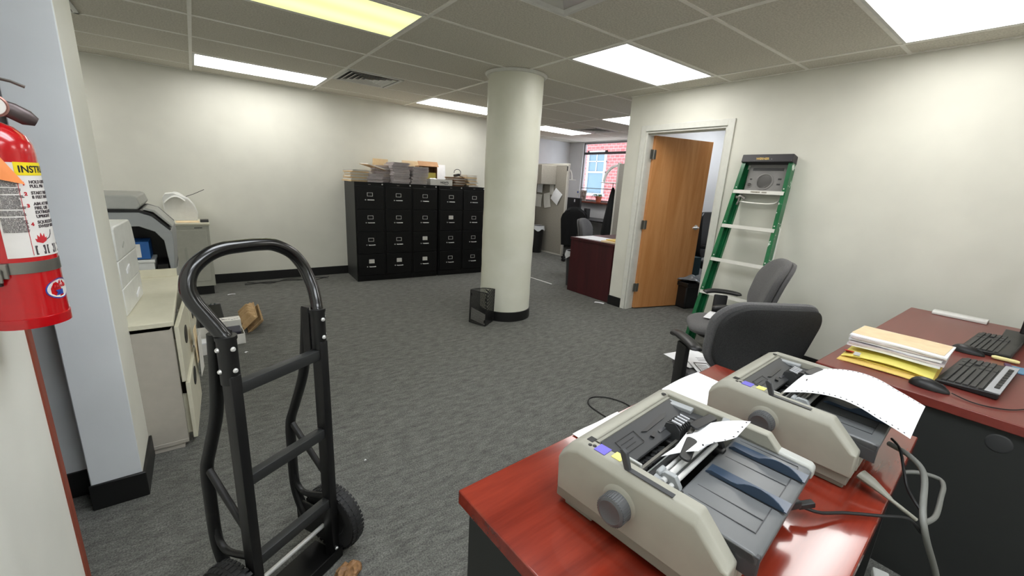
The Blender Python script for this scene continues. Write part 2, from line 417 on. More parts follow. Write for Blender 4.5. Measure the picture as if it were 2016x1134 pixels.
# door leaf, hinged on the far jamb, swung into the office
hx, hy = 4.125, 2.963
d1 = bpy.data.objects.new('door_1', None); COL.objects.link(d1); structure(d1)
d1.location = (hx, hy, 0); d1.rotation_euler = (0, 0, math.radians(-16.0))
lw = 0.845
MB().box((0.012,-0.022,0.012),(lw,0.022,2.0)).build('door_leaf', M_door, d1, bev=0.002)
for z in (0.27, 1.02, 1.80):
    MB().box((-0.035,-0.026,z-0.05),(0.040,-0.0225,z+0.05)).cyl((0.004,-0.03,z-0.05),(0.004,-0.03,z+0.05),0.007,10).build('hinge', M_steel, d1)
hl = MB().lathe([(0.0,0),(0.030,0),(0.030,0.006),(0.011,0.010),(0.011,0.048),(0.0,0.05)], seg=20, M=Matrix.Translation((lw-0.065,-0.022,1.0)) @ Matrix.Rotation(PI/2,4,'X'))
hl.tube(smoothpath([(lw-0.065,-0.066,1.0),(lw-0.10,-0.070,1.0),(lw-0.15,-0.064,0.998)],4), 0.0095, 10)
hl.build('door_handle', M_chrome, d1, smooth=True)
hl = MB().lathe([(0.0,0),(0.030,0),(0.030,0.006),(0.011,0.010),(0.011,0.048),(0.0,0.05)], seg=20, M=Matrix.Translation((lw-0.065,0.022,1.0)) @ Matrix.Rotation(-PI/2,4,'X'))
hl.tube(smoothpath([(lw-0.065,0.066,1.0),(lw-0.10,0.070,1.0),(lw-0.15,0.064,0.998)],4), 0.0095, 10)
hl.build('door_handle', M_chrome, d1, smooth=True)
MB().box((lw-0.001,-0.012,0.94),(lw+0.002,0.012,1.06)).build('latch_plate', M_steel, d1)

# window in the far corner
w1 = bpy.data.objects.new('window_1', None); COL.objects.link(w1); structure(w1); w1.location = (7.31, 6.31, 0)
f = MB(); X0, X1 = -0.03, 0.02; a0, a1 = WY0-6.31, WY1-6.31
f.box((X0,a0,WZ0),(X1,a0+0.035,WZ1)).box((X0,a1-0.035,WZ0),(X1,a1,WZ1)).box((X0,a0,WZ1-0.03),(X1,a1,WZ1)).box((X0,a0,WZ0),(X1,a1,WZ0+0.04))
f.build('window_frame', mat('grey window metal', rgb(150,148,150), 0.4, 0.3), w1, bev=0.002)
MB().box((X0,a0,2.135),(X1,a1,2.185)).build('transom', mat('dark window metal', rgb(92,88,90), 0.4, 0.3), w1, bev=0.002)
MB().box((X0,a0,1.385),(X1,a1,1.40)).build('meeting_rail', M_steel, w1)
MB().box((-0.006,a0,WZ0),(-0.001,a1,WZ1)).build('window_pane', M_glass, w1)
MB().box((-0.20,a0-0.02,1.065),(-0.03,a1+0.02,1.10)).build('window_sill', M_sillw, w1, bev=0.004)

# round column
cx, cy, cr = 2.585, 3.50, 0.268
c = MB(); prof = []
rc = random.Random(3)
c.lathe([(cr*1.0+0.0015*math.sin(z*9)+0.001*math.sin(z*31), z) for z in [i*CEIL/48 for i in range(49)]], (cx,cy,0), 72)
col_o = c.build('column', M_col, smooth=True); structure(col_o)
structure(MB().lathe([(cr+0.004,0),(cr+0.010,0.001),(cr+0.010,0.10),(cr+0.0035,0.102)], (cx,cy,0), 64).build('baseboard_column', M_base, smooth=True))
structure(MB().lathe([(cr,0),(cr+0.018,0.002),(cr+0.030,0.018),(cr+0.032,0.022),(cr,0.022)], (cx,cy,CEIL-0.026), 64).build('trim_5', M_trim, smooth=True))

# ================================================================== CEILING FIXTURES
def fixture(i, j, label, m=M_diff, group=None):
    x0, y0 = GX+i*TX, GY+j*TY; t = thing('ceiling_light', label, 'ceiling light', (x0+TX/2, y0+TY/2, CEIL), group=group)
    w, h = TX/2-0.014, TY/2-0.014
    f = MB()
    for (a, b) in (((-w,-h),(w,-h+0.018)),((-w,h-0.018),(w,h)),((-w,-h+0.018),(-w+0.018,h-0.018)),((w-0.018,-h+0.018),(w,h-0.018))):
        f.box((a[0],a[1],-0.007),(b[0],b[1],-0.0005))
    f.build('frame', M_fix, t)
    MB().box((-w+0.018,-h+0.018,-0.006),(w-0.018,h-0.018,-0.002)).build('diffuser', m, t)
    return t
fixture(0, 0, 'yellowish lit ceiling panel cut by the top edge, left of centre', M_diffy)
fixture(0, 4, 'long white ceiling light close to the long back wall, farthest left')
fixture(2, 4, 'white ceiling light by the back wall, partly hidden behind the column')
fixture(2, -1, 'bright ceiling light between the round column and the door')
fixture(2, -4, 'large bright ceiling light cut off at the top right corner')
fixture(4, 5, 'bright ceiling light seen just right of the column, near the far alcove')
fixture(4, 2, 'ceiling light half hidden by the corner of the right wall', M_diffc)
for (i, j) in ((0,-3), (0,-5), (0,-7), (1,-9)):  # unseen cool fixtures added to brighten the pier and near wall
    fixture(i, j, 'added white ceiling light out of view behind the viewpoint', M_diffc if i < 2 else M_diff, group='added ceiling lights behind the viewpoint')
for (i, j) in ((-2, 4), (-2, 0)):  # unseen fixtures added to brighten the left end of the back wall
    fixture(i, j, 'added white ceiling light, unseen in the hidden bay left of the pier', group='added ceiling lights in the hidden bay')
fixture(4, -1, 'ceiling light in the small office behind the open door', M_diffc)

def vent(x, y, label, kind='louver'):
    t = thing('ceiling_vent', label, 'vent', (x, y, CEIL)); h = TY/2-0.014
    f = MB()
    for (a, b) in (((-h,-h),(h,-h+0.03)),((-h,h-0.03),(h,h)),((-h,-h),(-h+0.03,h)),((h-0.03,-h),(h,h))): f.box((a[0],a[1],-0.012),(b[0],b[1],-0.002))
    f.build('frame', M_fix, t, bev=0.002)
    MB().box((-h+0.03,-h+0.03,-0.003),(h-0.03,h-0.03,-0.001)).build('duct_opening', M_dark, t)
    s = MB()
    for k, r in enumerate((0.235, 0.185, 0.135, 0.085, 0.04)):
        q = r-0.026; z0, z1 = -0.016, -0.004
        for s0 in (0, PI/2, PI, 3*PI/2):
            R_ = Matrix.Rotation(s0, 4, 'Z')
            v = [R_ @ Vector(p) for p in ((-r,-r,z0),(r,-r,z0),(q,-q,z1),(-q,-q,z1))]
            u = [p + Vector((0,0,0.002)) for p in v]
            V = [s.bm.verts.new(p) for p in v+u]
            for fidx in ((0,1,2,3),(7,6,5,4),(0,4,5,1),(1,5,6,2),(2,6,7,3),(3,7,4,0)): s.bm.faces.new([V[n] for n in fidx])
    s.build('louvers', M_fix, t)
    return t
vent(GX+TX+TX/4, GY+3*TY+TY/2, 'square louvered ceiling vent next to the long light by the back wall')
vent(GX+4*TX+0.75*TX, GY+4*TY+TY/2, 'square louvered ceiling vent near the far window')
vent(GX-TX+TX/4, GY+2*TY+TY/2, 'ceiling vent whose corner shows at the top left beside the pier')
vt = thing('ceiling_diffuser', 'square recessed ceiling air diffuser at the top edge above the column', 'vent', (GX+TX+TX/4, GY-2*TY+TY/2, CEIL))
h = TY/2-0.012
MB().lathe([(h*1.414,-0.004),(h*1.414,-0.012),((h-0.03)*1.414,-0.014),((h-0.06)*1.414,-0.004)], seg=4, start=PI/4).build('frame', M_fix, vt)
MB().lathe([((h-0.062)*1.414,-0.006),(0.10*1.414,-0.03),(0.0,-0.03)], seg=4, start=PI/4).build('bowl', mat('pale translucent plastic', rgb(170,170,162), 0.3), vt)
# nail hole mark on a tile is left to the tile texture

# ================================================================== OUTSIDE THE WINDOW
bw = mat('pink brick', rgb(206,150,150), 0.85)
def brickify(m):
    nt = m.node_tree; b = nt.nodes['Principled BSDF']
    tc = nt.nodes.new('ShaderNodeTexCoord'); sp = nt.nodes.new('ShaderNodeSeparateXYZ'); cb = nt.nodes.new('ShaderNodeCombineXYZ')
    nt.links.new(tc.outputs['Object'], sp.inputs[0]); nt.links.new(sp.outputs['Y'], cb.inputs['X']); nt.links.new(sp.outputs['Z'], cb.inputs['Y'])
    br = nt.nodes.new('ShaderNodeTexBrick'); br.inputs['Scale'].default_value = 2.2
    br.inputs['Color1'].default_value = rgb(150,84,84); br.inputs['Color2'].default_value = rgb(166,98,96); br.inputs['Mortar'].default_value = rgb(178,146,144)
    nt.links.new(cb.outputs[0], br.inputs['Vector']); nt.links.new(br.outputs['Color'], b.inputs['Base Color'])
brickify(bw)
bt = thing('brick_building', 'pink brick building with a white sash window seen outside', 'building', (13.0, 11.2, -3))
MB().box((0,-9,0),(0.4,6,10)).build('brick_wall', bw, bt)
for (y0, y1, z0, z1) in ((0.15,1.15,4.2,5.85), (-2.3,-1.3,4.2,5.85)):
    fr = MB()
    fr.box((-0.06,y0,z0),(0,y0+0.09,z1)).box((-0.06,y1-0.09,z0),(0,y1,z1)).box((-0.06,y0,z1-0.12),(0,y1,z1)).box((-0.10,y0-0.06,z0-0.1),(0,y1+0.06,z0)).box((-0.05,y0,(z0+z1)/2-0.03),(0,y1,(z0+z1)/2+0.03))
    fr.box((-0.04,(y0+y1)/2-0.02,(z0+z1)/2),(0,(y0+y1)/2+0.02,z1)).box((-0.04,y0,z0+1.22),(0,y1,z0+1.26))
    fo = fr.build('window', mat('weathered white frame', rgb(176,182,186), 0.6), bt)
    MB().box((-0.012,y0+0.09,z0),(-0.004,y1-0.09,z1-0.12)).build('pane', mat('blue grey glass', rgb(96,124,138), 0.15), fo)
MB().box((-0.03,-8.5,6.3),(0,5.5,6.4)).build('string_course', mat('pale stone', rgb(200,180,176), 0.8), bt)

# ================================================================== FIRE EXTINGUISHER on the near wall
EX, EY, ER = -0.350, 1.44, 0.065
AC = math.atan2(-EY, -EX)          # direction from the bottle towards the room entrance
ext = thing('fire_extinguisher', 'red fire extinguisher with instruction label strapped to the near wall, left edge', 'fire extinguisher', (EX, EY, 0))
MB().lathe([(0.0,1.018),(ER-0.004,1.018),(ER,1.026),(ER+0.001,1.030),(ER,1.036),(ER,1.405),(ER*0.97,1.425),(ER*0.86,1.443),(ER*0.62,1.460),(ER*0.36,1.468),(0.020,1.472),(0.018,1.486),(0.0,1.486)], seg=56).build('cylinder', M_extred, ext, smooth=True)
MB().lathe([(ER-0.002,1.012),(ER+0.0018,1.013),(ER+0.0022,1.036),(ER-0.001,1.037)], seg=56).build('base_ring', M_extred, ext, smooth=True)
E1 = MB().cyl((0,0,1.484),(0,0,1.530),0.017,16); E1.rbox((0,0.0,1.515),(0.036,0.05,0.022))
E1.build('valve', M_steel, ext, bev=0.003)
# gauge faces the entrance side, levers point to the right in the photo
ca, sa = math.cos(AC), math.sin(AC)
def ep(fr, rt, z): # fr towards viewer side, rt to its right
    return (fr*ca - rt*sa, fr*sa + rt*ca, z)
G = Matrix((Vector((-sa,ca,0)), Vector((0,0,1)), Vector((ca,sa,0)))).transposed().to_4x4(); G.translation = Vector(ep(0.024,0.016,1.500))
gg = MB().lathe([(0,0),(0.023,0),(0.024,0.010),(0.021,0.011),(0.020,0.009),(0,0.009)], seg=28, M=G)
ga = gg.build('pressure_gauge', mat('copper toned gauge metal', rgb(176,130,120), 0.3, 0.7), ext, smooth=True)
G2 = G.copy(); G2.translation = Vector(ep(0.0335,0.016,1.500))
MB().lathe([(0,0),(0.019,0),(0.019,0.0008),(0,0.0008)], seg=28, M=G2).build('gauge_dial', M_labelw, ga)
lv = MB()
lv.tube([ep(0.01,-0.01,1.512),ep(0.012,0.02,1.503),ep(0.012,0.042,1.494),ep(0.010,0.062,1.482),ep(0.008,0.076,1.475)], 0.011, 14, rs=[0.009,0.010,0.011,0.011,0.006], flat=1.6)
lv.build('carry_handle', mat('dark grey handle metal', rgb(92,82,82), 0.4, 0.6), ext, smooth=True)
lv = MB().tube([ep(0,-0.012,1.545),ep(0,0.02,1.560),ep(0,0.05,1.556),ep(0,0.07,1.548)], 0.008, 10, flat=0.4)
lv.build('squeeze_lever', M_steel, ext, smooth=True)
ring = [ep(0.02, 0.010+0.020*math.cos(t), 1.548+0.017*math.sin(t)) for t in [k*2*PI/18 for k in range(18)]]
MB().tube(ring, 0.0018, 8, closed=True).build('pull_pin', M_steel, ext, smooth=True)
hose = smoothpath([ep(0,-0.02,1.52),ep(0.02,-0.06,1.50),ep(0.04,-0.085,1.43),ep(0.03,-0.082,1.30),ep(0.02,-0.080,1.18)], 6)
MB().tube(hose, 0.009, 10).build('hose', M_bplas, ext, smooth=True)
def band(name, a0, a1, z0, z1, m, off=0.0007, seg=30):
    o = MB().lathe([(ER+off*0.2,z0),(ER+off,z0),(ER+off,z1),(ER+off*0.2,z1)], seg=seg, ang=a1-a0, start=a0).build(name, m, ext, smooth=True); return o
D = math.radians
lb = band('instruction_label', AC-D(12), AC+D(112), 1.178, 1.385, M_labelw)
ly = band('label_heading', AC+D(22), AC+D(112), 1.358, 1.386, M_labely, 0.0011); ly.parent = lb
def etext(body, size, ang, z, m, al='LEFT', bold=0.0006, par=None):
    t = text_part('lettering', body, size, m, par or lb, None, al, wrap=(ER+0.0006, AC+D(ang), z, 0.0), thick=0.0002, bold=bold); return t
etext('INSTRUCTIONS', 0.0205, 27, 1.3645, M_inkb, bold=0.0005)
etext('1', 0.0100, 29, 1.337, M_inkr); etext('HOLD UPRIGHT\nPULL PIN', 0.0094, 40, 1.341, M_ink, bold=0.0003)
etext('2', 0.0100, 29, 1.315, M_inkr); etext('START FROM\n8 FEET BACK', 0.0094, 40, 1.317, M_ink, bold=0.0003)
etext('3', 0.0100, 29, 1.289, M_inkr); etext('AIM AT BASE\nFIRE, USE\nEXTINGUISHER\nUPRIGHT', 0.0094, 40, 1.293, M_ink, bold=0.0003)
etext('4', 0.0100, 29, 1.248, M_inkr); etext('SQUEEZE LEVER\nSWEEP SIDE', 0.0094, 40, 1.252, M_ink, bold=0.0003)
MB().lathe([(ER+0.0009,1.182),(ER+0.0013,1.182),(ER+0.0013,1.357),(ER+0.0009,1.357)], seg=2, ang=D(0.9), start=AC+D(22.5)).build('column_rule', M_inkr, lb)
fine = ['CAUTION READ BEFORE USE','RECHARGE AFTER ANY USE','INSPECT EACH MONTH AND','CHECK THE GAUGE NEEDLE','FOR CHARGE IN THE GREEN','KEEP THE SEAL AND PIN','IN PLACE UNTIL NEEDED','','STORE BETWEEN THE LIMITS','GIVEN ON THE NAME PLATE','MAINTENANCE ONLY BY A','TRAINED SERVICE AGENT','','CONTENTS UNDER PRESSURE','DO NOT PUNCTURE OR BURN','USE ONLY AS DIRECTED','DRY CHEMICAL POWDER','NET WEIGHT AS MARKED']
etext('\n'.join(fine+fine[::-1]+fine[:4]), 0.0030, -9, 1.352, M_ink, bold=0.0001)
# flame and hose pictogram, picture squares
def wrap_poly(name, pts, m, par, off=0.0012):
    mb = MB(); inner = []; outer = []
    for (x, z) in pts:
        a = AC + x/ER
        inner.append(mb.bm.verts.new(((ER+0.0006)*math.cos(a),(ER+0.0006)*math.sin(a),z))); outer.append(mb.bm.verts.new(((ER+off)*math.cos(a),(ER+off)*math.sin(a),z)))
    n = len(pts); mb.bm.faces.new(outer); mb.bm.faces.new(inner[::-1])
    for i in range(n): mb.bm.faces.new([inner[i],inner[(i+1)%n],outer[(i+1)%n],outer[i]])
    return mb.build(name, m, par)
fx = 0.036
wrap_poly('flame_symbol', [(fx,1.211),(fx-0.002,1.219),(fx+0.002,1.217),(fx+0.003,1.227),(fx+0.007,1.221),(fx+0.010,1.231),(fx+0.013,1.222),(fx+0.017,1.229),(fx+0.018,1.219),(fx+0.022,1.221),(fx+0.020,1.212),(fx+0.011,1.207)], M_inkr, lb)
wrap_poly('hose_symbol', [(fx+0.021,1.214),(fx+0.030,1.218),(fx+0.036,1.226),(fx+0.038,1.236),(fx+0.0365,1.236),(fx+0.034,1.227),(fx+0.029,1.2195),(fx+0.021,1.216)], M_ink, lb)
for q in (0.031, 0.054, 0.077):
    s = wrap_poly('picture_square', [(q,1.182),(q+0.0195,1.182),(q+0.0195,1.203),(q,1.203)], M_ink, lb, 0.0012)
    wrap_poly('picture_mark', [(q+0.003,1.185),(q+0.010,1.186),(q+0.012,1.190),(q+0.016,1.188),(q+0.015,1.198),(q+0.011,1.195),(q+0.008,1.200),(q+0.003,1.199)], M_labelw, s, 0.0016)
# bracket strap with buckle
band('strap', 0, 2*PI-0.0001, 1.142, 1.168, M_steel, 0.0016, 48)
bk = MB(); BM = Matrix((Vector((-sa,ca,0)), Vector((0,0,1)), Vector((ca,sa,0)))).transposed().to_4x4()
BM2 = Matrix.Rotation(D(-28), 4, 'Z') @ BM; BM2.translation = Matrix.Rotation(D(-28),4,'Z') @ Vector(ep(ER+0.003,0,1.152))
bk.box((-0.022,-0.018,0),(0.018,0.016,0.006), BM2, 0.002); bk.box((-0.012,-0.026,0.006),(0.010,0.004,0.011), BM2, 0.002)
bk.build('buckle', M_steel, ext)
MB().box((-0.014,-0.034,0.001),(0.006,-0.018,0.010), BM2, 0.002).build('buckle_lever', M_bplas, ext)
MB().box((-0.079,-0.02,1.05),(-0.066,0.02,1.47)).build('wall_bracket', M_bmetal, ext, bev=0.001)
# oval maker decal
def oval(name, cx_, cz, rx, rz, m, off, par):
    return wrap_poly(name, [(cx_+rx*math.cos(2*PI*k/28), cz+rz*math.sin(2*PI*k/28)) for k in range(28)], m, par, off)
ov = oval('maker_decal', ER*D(58), 1.096, 0.0345, 0.0245, M_inkblue, 0.0010, ext)
oval('decal_field', ER*D(58), 1.096, 0.0318, 0.0218, M_labelw, 0.0013, ov)
text_part('decal_lettering', 'BADGER', 0.0095, M_inkr, ov, None, 'CENTER', wrap=(ER+0.0010, AC+D(59), 1.0985, 0.0), thick=0.0002, bold=0.0004)
c0 = ER*D(58)
wrap_poly('decal_mark', [(c0-0.014,1.093),(c0-0.004,1.093),(c0-0.002,1.088),(c0-0.002,1.093),(c0+0.005,1.093),(c0+0.005,1.081),(c0-0.014,1.081),(c0-0.010,1.087)], M_inkblue, ov, 0.0017)
wrap_poly('decal_flame', [(c0-0.004,1.108),(c0,1.116),(c0+0.003,1.108),(c0+0.001,1.1065),(c0-0.003,1.1065)], M_inkr, ov, 0.0017)
# orange inspection tag hanging from the neck
tg = thing('inspection_tag', 'orange paper tag hanging over the neck of the red fire extinguisher', 'tag', (EX, EY, 0))
def tagf(u, v):
    ang = -46 + 44*u + 31*v*u        # sweeps to the right as it falls
    rr = ER + 0.004 + 0.010*math.sin(v*PI)*(1-u) + 0.006*v
    w = AC + D(ang-14*(1-v)); z = 1.455 - 0.090*v - 0.026*u*v
    if v < 0.25: rr = (ER+0.004)*(0.72+0.28*(v/0.25)**0.6)
    return (rr*math.cos(w), rr*math.sin(w), z)
MB().grid(tagf, 8, 12, 0.0006).build('tag_card', M_orange, tg, smooth=True)

# ================================================================== PUTTY CABINETS behind the pier
def lateral(y0, y1, label, open_low, open_up, pull_low, pull_up, skew=2.6):
    t = thing('low_file_cabinet', label, 'cabinet', (-0.16, y0, 0)); W_ = y1-y0; H_ = 0.655
    b = MB().box((-0.46,0,0.03),(0,0.018,H_)).box((-0.46,W_-0.018,0.03),(0,W_,H_)).box((-0.46,0,0.03),(-0.444,W_,H_)).box((-0.46,0,0.03),(0,W_,0.05)).box((-0.46,0,H_-0.018),(0,W_,H_)).box((-0.44,0.01,0),(-0.02,W_-0.01,0.03))
    b.build('carcass', M_putty, t, bev=0.002)
    for nm, z0, z1, op, pull in (('drawer',0.045,0.352,open_low,pull_low),('drawer',0.360,0.648,open_up,pull_up)):
        d = MB().box((0.002+op,0.004,z0),(0.020+op,W_-0.004,z1))
        d.box((-0.40+op,0.03,z0+0.02),(0.002+op,0.042,z1-0.07)).box((-0.40+op,W_-0.042,z0+0.02),(0.002+op,W_-0.03,z1-0.07)).box((-0.40+op,0.03,z0+0.02),(0.002+op,W_-0.03,z0+0.03))
        do = d.build(nm, M_cream, t, bev=0.002); do.rotation_euler = (0, 0, D(-skew))
        pc = (z0+z1)/2+0.02 if pull is None else pull
        Mx = Matrix.Translation((0.0195+op, W_/2, pc)) @ Matrix.Rotation(PI/2,4,'Y') @ Matrix.Diagonal((0.75,1.15,1,1))
        MB().lathe([(0,0),(0.062,0),(0.062,0.003),(0.050,0.004),(0,0.002)], seg=28, M=Mx).build('round_pull', M_bplas, do, smooth=True)
    return t
lateral(2.43, 2.945, 'putty two drawer cabinet nearest the pale pier, lower drawer ajar', 0.016, 0.004, 0.28, None)
lateral(2.955, 3.47, 'putty two drawer cabinet next to the copier, upper drawer ajar', 0.010, 0.030, None, 0.50, skew=2.0)
w = thing('worktop', 'cream worktop lying over the two putty cabinets', 'worktop', (-0.16, 2.42, 0.6565))
MB().box((-0.47,0,0),(0.008,1.06,0.024)).build('top_board', M_cream, w, bev=0.003)
MB().box((-0.47,1.045,0.024),(0.0,1.06,0.075)).build('raised_lip', M_cream, w, bev=0.002)
# folders poking out beside the drawers
fo = MB()
fo.rbox((-0.090,2.86,0.40),(0.003,0.10,0.20),(0.05,0.0,D(-5))); tag(fo.build('manila_folder', M_manila), 'pale yellow folder stuck upright behind the round cabinet pull', 'folder')
fo = MB()
fo.grid(lambda u,v: (-0.086+0.014*u+0.004*v, 2.84+0.15*u, 0.20+0.24*v), 6, 6, 0.001)
tag(fo.build('paper_sheet', M_paper2, smooth=True), 'white sheet hanging down the front of the putty cabinets', 'paper')
# clear plastic sheet standing at the front corner of the copier
fo = MB().grid(lambda u,v: (-0.118+0.02*math.sin(v*2.4)+0.01*u, 3.50+0.10*u, 0.002+0.85*v), 4, 8, 0.0012)
tag(fo.build('plastic_sheet', M_clear, smooth=True), 'clear plastic sheet standing between the copier and putty cabinet', 'sheet')

# white desktop printer on the worktop
p = thing('laser_printer', 'white laser printer with paper trays on the cream worktop', 'printer', (-0.322, 2.585, 0.679), rz=D(-3.5))
MB().prism([(0,0.27),(0,0.418),(0.03,0.428),(0.36,0.428),(0.40,0.400),(0.43,0.30),(0.43,0.27)], 'x', -0.40, 0).build('printer_body', M_wplas, p, bev=0.006)
MB().box((-0.398,0.002,0.138),(-0.002,0.43,0.267)).build('paper_tray', M_wplas, p, bev=0.004)
MB().box((-0.398,0.002,0.004),(-0.002,0.43,0.135)).build('paper_tray', M_wplas, p, bev=0.004)
MB().rbox((0.0,0.16,0.205),(0.006,0.075,0.022),(0.25,0,0),0.002).build('side_grip', M_paper, p)
MB().rbox((0.0,0.30,0.050),(0.006,0.085,0.020),(0.25,0,0),0.002).build('side_grip', M_paper, p)
MB().rbox((0.0,0.14,0.33),(0.004,0.045,0.010),(0.5,0,0)).build('side_vent', M_copier, p)
MB().box((-0.34,0.06,0.4285),(-0.08,0.27,0.431)).build('output_slot', M_bplas, p)
MB().prism([(0.06,0.431),(0.10,0.446),(0.27,0.437),(0.27,0.431)], 'x', -0.34, -0.10).build('output_flap', M_copier2, p, bev=0.002)

# copier
k = thing('copier', 'large light grey copier with dark output bay left of the hand truck', 'copier', (-0.16, 3.56, 0))
MB().box((-0.95,0.0,0.04),(-0.01,0.62,0.665)).box((-0.93,0.02,0),(-0.03,0.6,0.04)).build('cabinet_body', M_copier, k, bev=0.006)
MB().box((-0.95,0.30,0.665),(-0.01,0.62,0.975)).box((-0.95,0.0,0.665),(-0.86,0.30,0.975)).build('rear_housing', M_bplas, k, bev=0.004)
MB().prism([(-0.03,0.668),(-0.012,0.668),(0.004,0.90),(0.0,0.965),(-0.09,1.065),(-0.15,1.090),(-0.95,1.090),(-0.95,1.000),(-0.16,1.000),(-0.085,0.965),(-0.045,0.905)], 'y', 0.0, 0.60).build('scanner_arch', M_copier2, k, bev=0.004)
MB().prism([(-0.95,1.0905),(-0.145,1.0905),(-0.088,1.068),(-0.006,0.972),(-0.001,0.980),(-0.082,1.080),(-0.142,1.104),(-0.95,1.104)], 'y', -0.002, 0.60).build('glass_surround', M_bplas, k)
MB().prism([(-0.95,1.105),(-0.155,1.105),(-0.135,1.13),(-0.150,1.185),(-0.175,1.195),(-0.95,1.195)], 'y', 0.02, 0.58).build('document_lid', M_copier, k, bev=0.008)
MB().prism([(-0.128,1.105),(-0.080,1.090),(0.004,0.992),(0.012,1.0),(-0.070,1.102),(-0.120,1.118)], 'y', 0.02, 0.30).build('control_panel', M_copier, k, bev=0.002)
MB().box((-0.10,0.03,0.667),(-0.045,0.30,0.74)).build('bay_rib', M_bplas, k)
b = thing('carton', 'blue carton with a white label, on a white box beside the copier bay', 'box', (-0.335, 3.62, 0.777))
MB().box((-0.22,0,0),(0.045,0.2,0.115)).build('carton_body', M_bluebox, b, bev=0.002)
MB().box((-0.12,-0.0015,0.012),(0.0,0.0,0.100)).build('label', M_paper2, b)
b = thing('storage_box', 'white plastic box in the copier bay below the blue carton', 'box', (-0.335, 3.60, 0.668))
MB().box((-0.22,0,0),(0.06,0.22,0.086)).build('box_body', M_wplas, b, bev=0.003)
MB().box((-0.22,-0.006,0.086),(0.066,0.226,0.104)).build('lid', M_wplas, b, bev=0.003)
MB().rbox((-0.09,-0.002,0.045),(0.06,0.004,0.022)).build('finger_slot', M_copier2, b)

# grey metal cabinet in the corner with things on it
c = thing('supply_cabinet', 'small grey metal cabinet against the long wall beside the copier', 'cabinet', (-0.30, 5.60, 0))
MB().box((0,0,0.10),(0.37,0.45,0.775)).build('body', M_greymet, c, bev=0.003)
MB().box((-0.008,-0.01,0.775),(0.378,0.46,0.80)).build('top', M_cream, c, bev=0.004)
MB().box((0.03,-0.006,0.16),(0.34,-0.001,0.725)).build('door', M_greymet, c, bev=0.002)
MB().box((0.24,-0.004,0.745),(0.31,-0.0005,0.752)).build('name_plate', M_bplas, c)
MB().box((0.02,0.03,0.0),(0.35,0.42,0.10)).build('plinth', M_base, c)
tag(MB().rbox((-0.11,5.72,0.804),(0.20,0.16,0.006),(0,0,0.05)).build('envelope', M_manila), 'tan envelope lying on the grey metal cabinet', 'envelope')
r = thing('remote_box', 'slim black box at the right end of the grey metal cabinet top', 'box', (0.0, 5.66, 0.80))
MB().box((0,0,0),(0.075,0.12,0.022)).build('case', M_bplas2, r, bev=0.003); MB().box((0,0,0.022),(0.075,0.12,0.026)).build('lid', M_bplas, r, bev=0.001)
# white fax with a curved hood and wire support
fx_ = thing('fax_machine', 'white fax machine with curved hood standing on the grey metal cabinet', 'fax machine', (-0.30, 5.86, 0.80))
MB().prism([(0.0,0.0),(0.28,0.0),(0.29,0.08),(0.27,0.16),(0.22,0.24),(0.10,0.30),(0.02,0.29),(0.0,0.25)], 'y', 0, 0.20).build('hood', M_wplas, fx_, bev=0.008)
MB().grid(lambda u,v: (0.01+0.18*u, -0.03+0.10*v, 0.24+0.07*math.sin(u*PI*0.9)-0.05*(1-v)), 8, 4, 0.004).build('paper_guide', M_wplas, fx_, smooth=True)
MB().tube([(0.20,0.06,0.26),(0.27,0.03,0.29),(0.37,-0.02,0.345)], 0.003, 8).build('wire_support', M_bplas2, fx_, smooth=True)

# ================================================================== things on the floor between cabinets and hand truck
b = thing('shallow_carton', 'shallow open white carton with a red mark on the carpet', 'box', (0.03, 3.84, 0), rz=D(2))
bb = MB().box((-0.17,-0.01,0),(0.17,0.30,0.004)).box((-0.17,-0.01,0),(0.17,-0.006,0.085)).box((-0.17,0.296,0),(0.17,0.30,0.085)).box((-0.17,-0.01,0),(-0.166,0.30,0.085)).box((0.166,-0.01,0),(0.17,0.30,0.085))
bb.build('tray', M_paper2, b)
MB().prism([(-0.01,0.028),(0.035,0.028),(0.018,0.066),(0.0,0.05)], 'y', -0.0125, -0.0105).build('red_mark', M_inkr, b)
MB().box((-0.02,-0.0125,0.012),(0.06,-0.0105,0.019)).build('red_line', M_inkr, b)
b2 = thing('printed_carton', 'white carton with printed lid inside the shallow carton, far side', 'box', (0.09, 4.00, 0.005), rz=D(2))
MB().box((-0.11,0.01,0),(0.10,0.125,0.15)).build('carton_body', M_paper2, b2, bev=0.002)
pr = MB(); rr = random.Random(5)
for q in range(9): pr.rbox((-0.08+0.02*q, 0.03+0.03*rr.random(), 0.1505),(0.014,0.005,0.001))
pr.rbox((-0.06,0.08,0.1505),(0.016,0.05,0.001),(0,0,0.3)); pr.rbox((-0.02,0.07,0.1505),(0.006,0.05,0.001),(0,0,0.5))
pr.build('print', M_ink, b2)
b3 = thing('toner_cartridge', 'black toner cartridge lying in the shallow white carton', 'cartridge', (0.08, 3.90, 0.006), rz=D(3))
MB().rbox((0,0.035,0.08),(0.20,0.075,0.05),(0.5,0,0),0.008).build('cartridge_body', mat('dark slate plastic', rgb(58,58,70), 0.4), b3)
MB().rbox((0,0.03,0.03),(0.19,0.09,0.045),(0,0,0),0.008).build('waste_bin', M_bplas, b3)
b4 = thing('label_roll', 'white paper roll standing in the shallow white carton', 'roll', (0.045, 3.855, 0.005))
MB().tube([(-0.012,0.022,0.052),(0.012,0.022,0.052)], 0.050, 24, flat=1.0).build('roll', M_paper, b4, smooth=True)
b4.scale = (1.0, 0.5, 1.0)
b5 = thing('printer_unit', 'black plastic printer part half hidden behind the hand truck sleeve', 'printer part', (-0.085, 3.93, 0.0), rz=D(8))
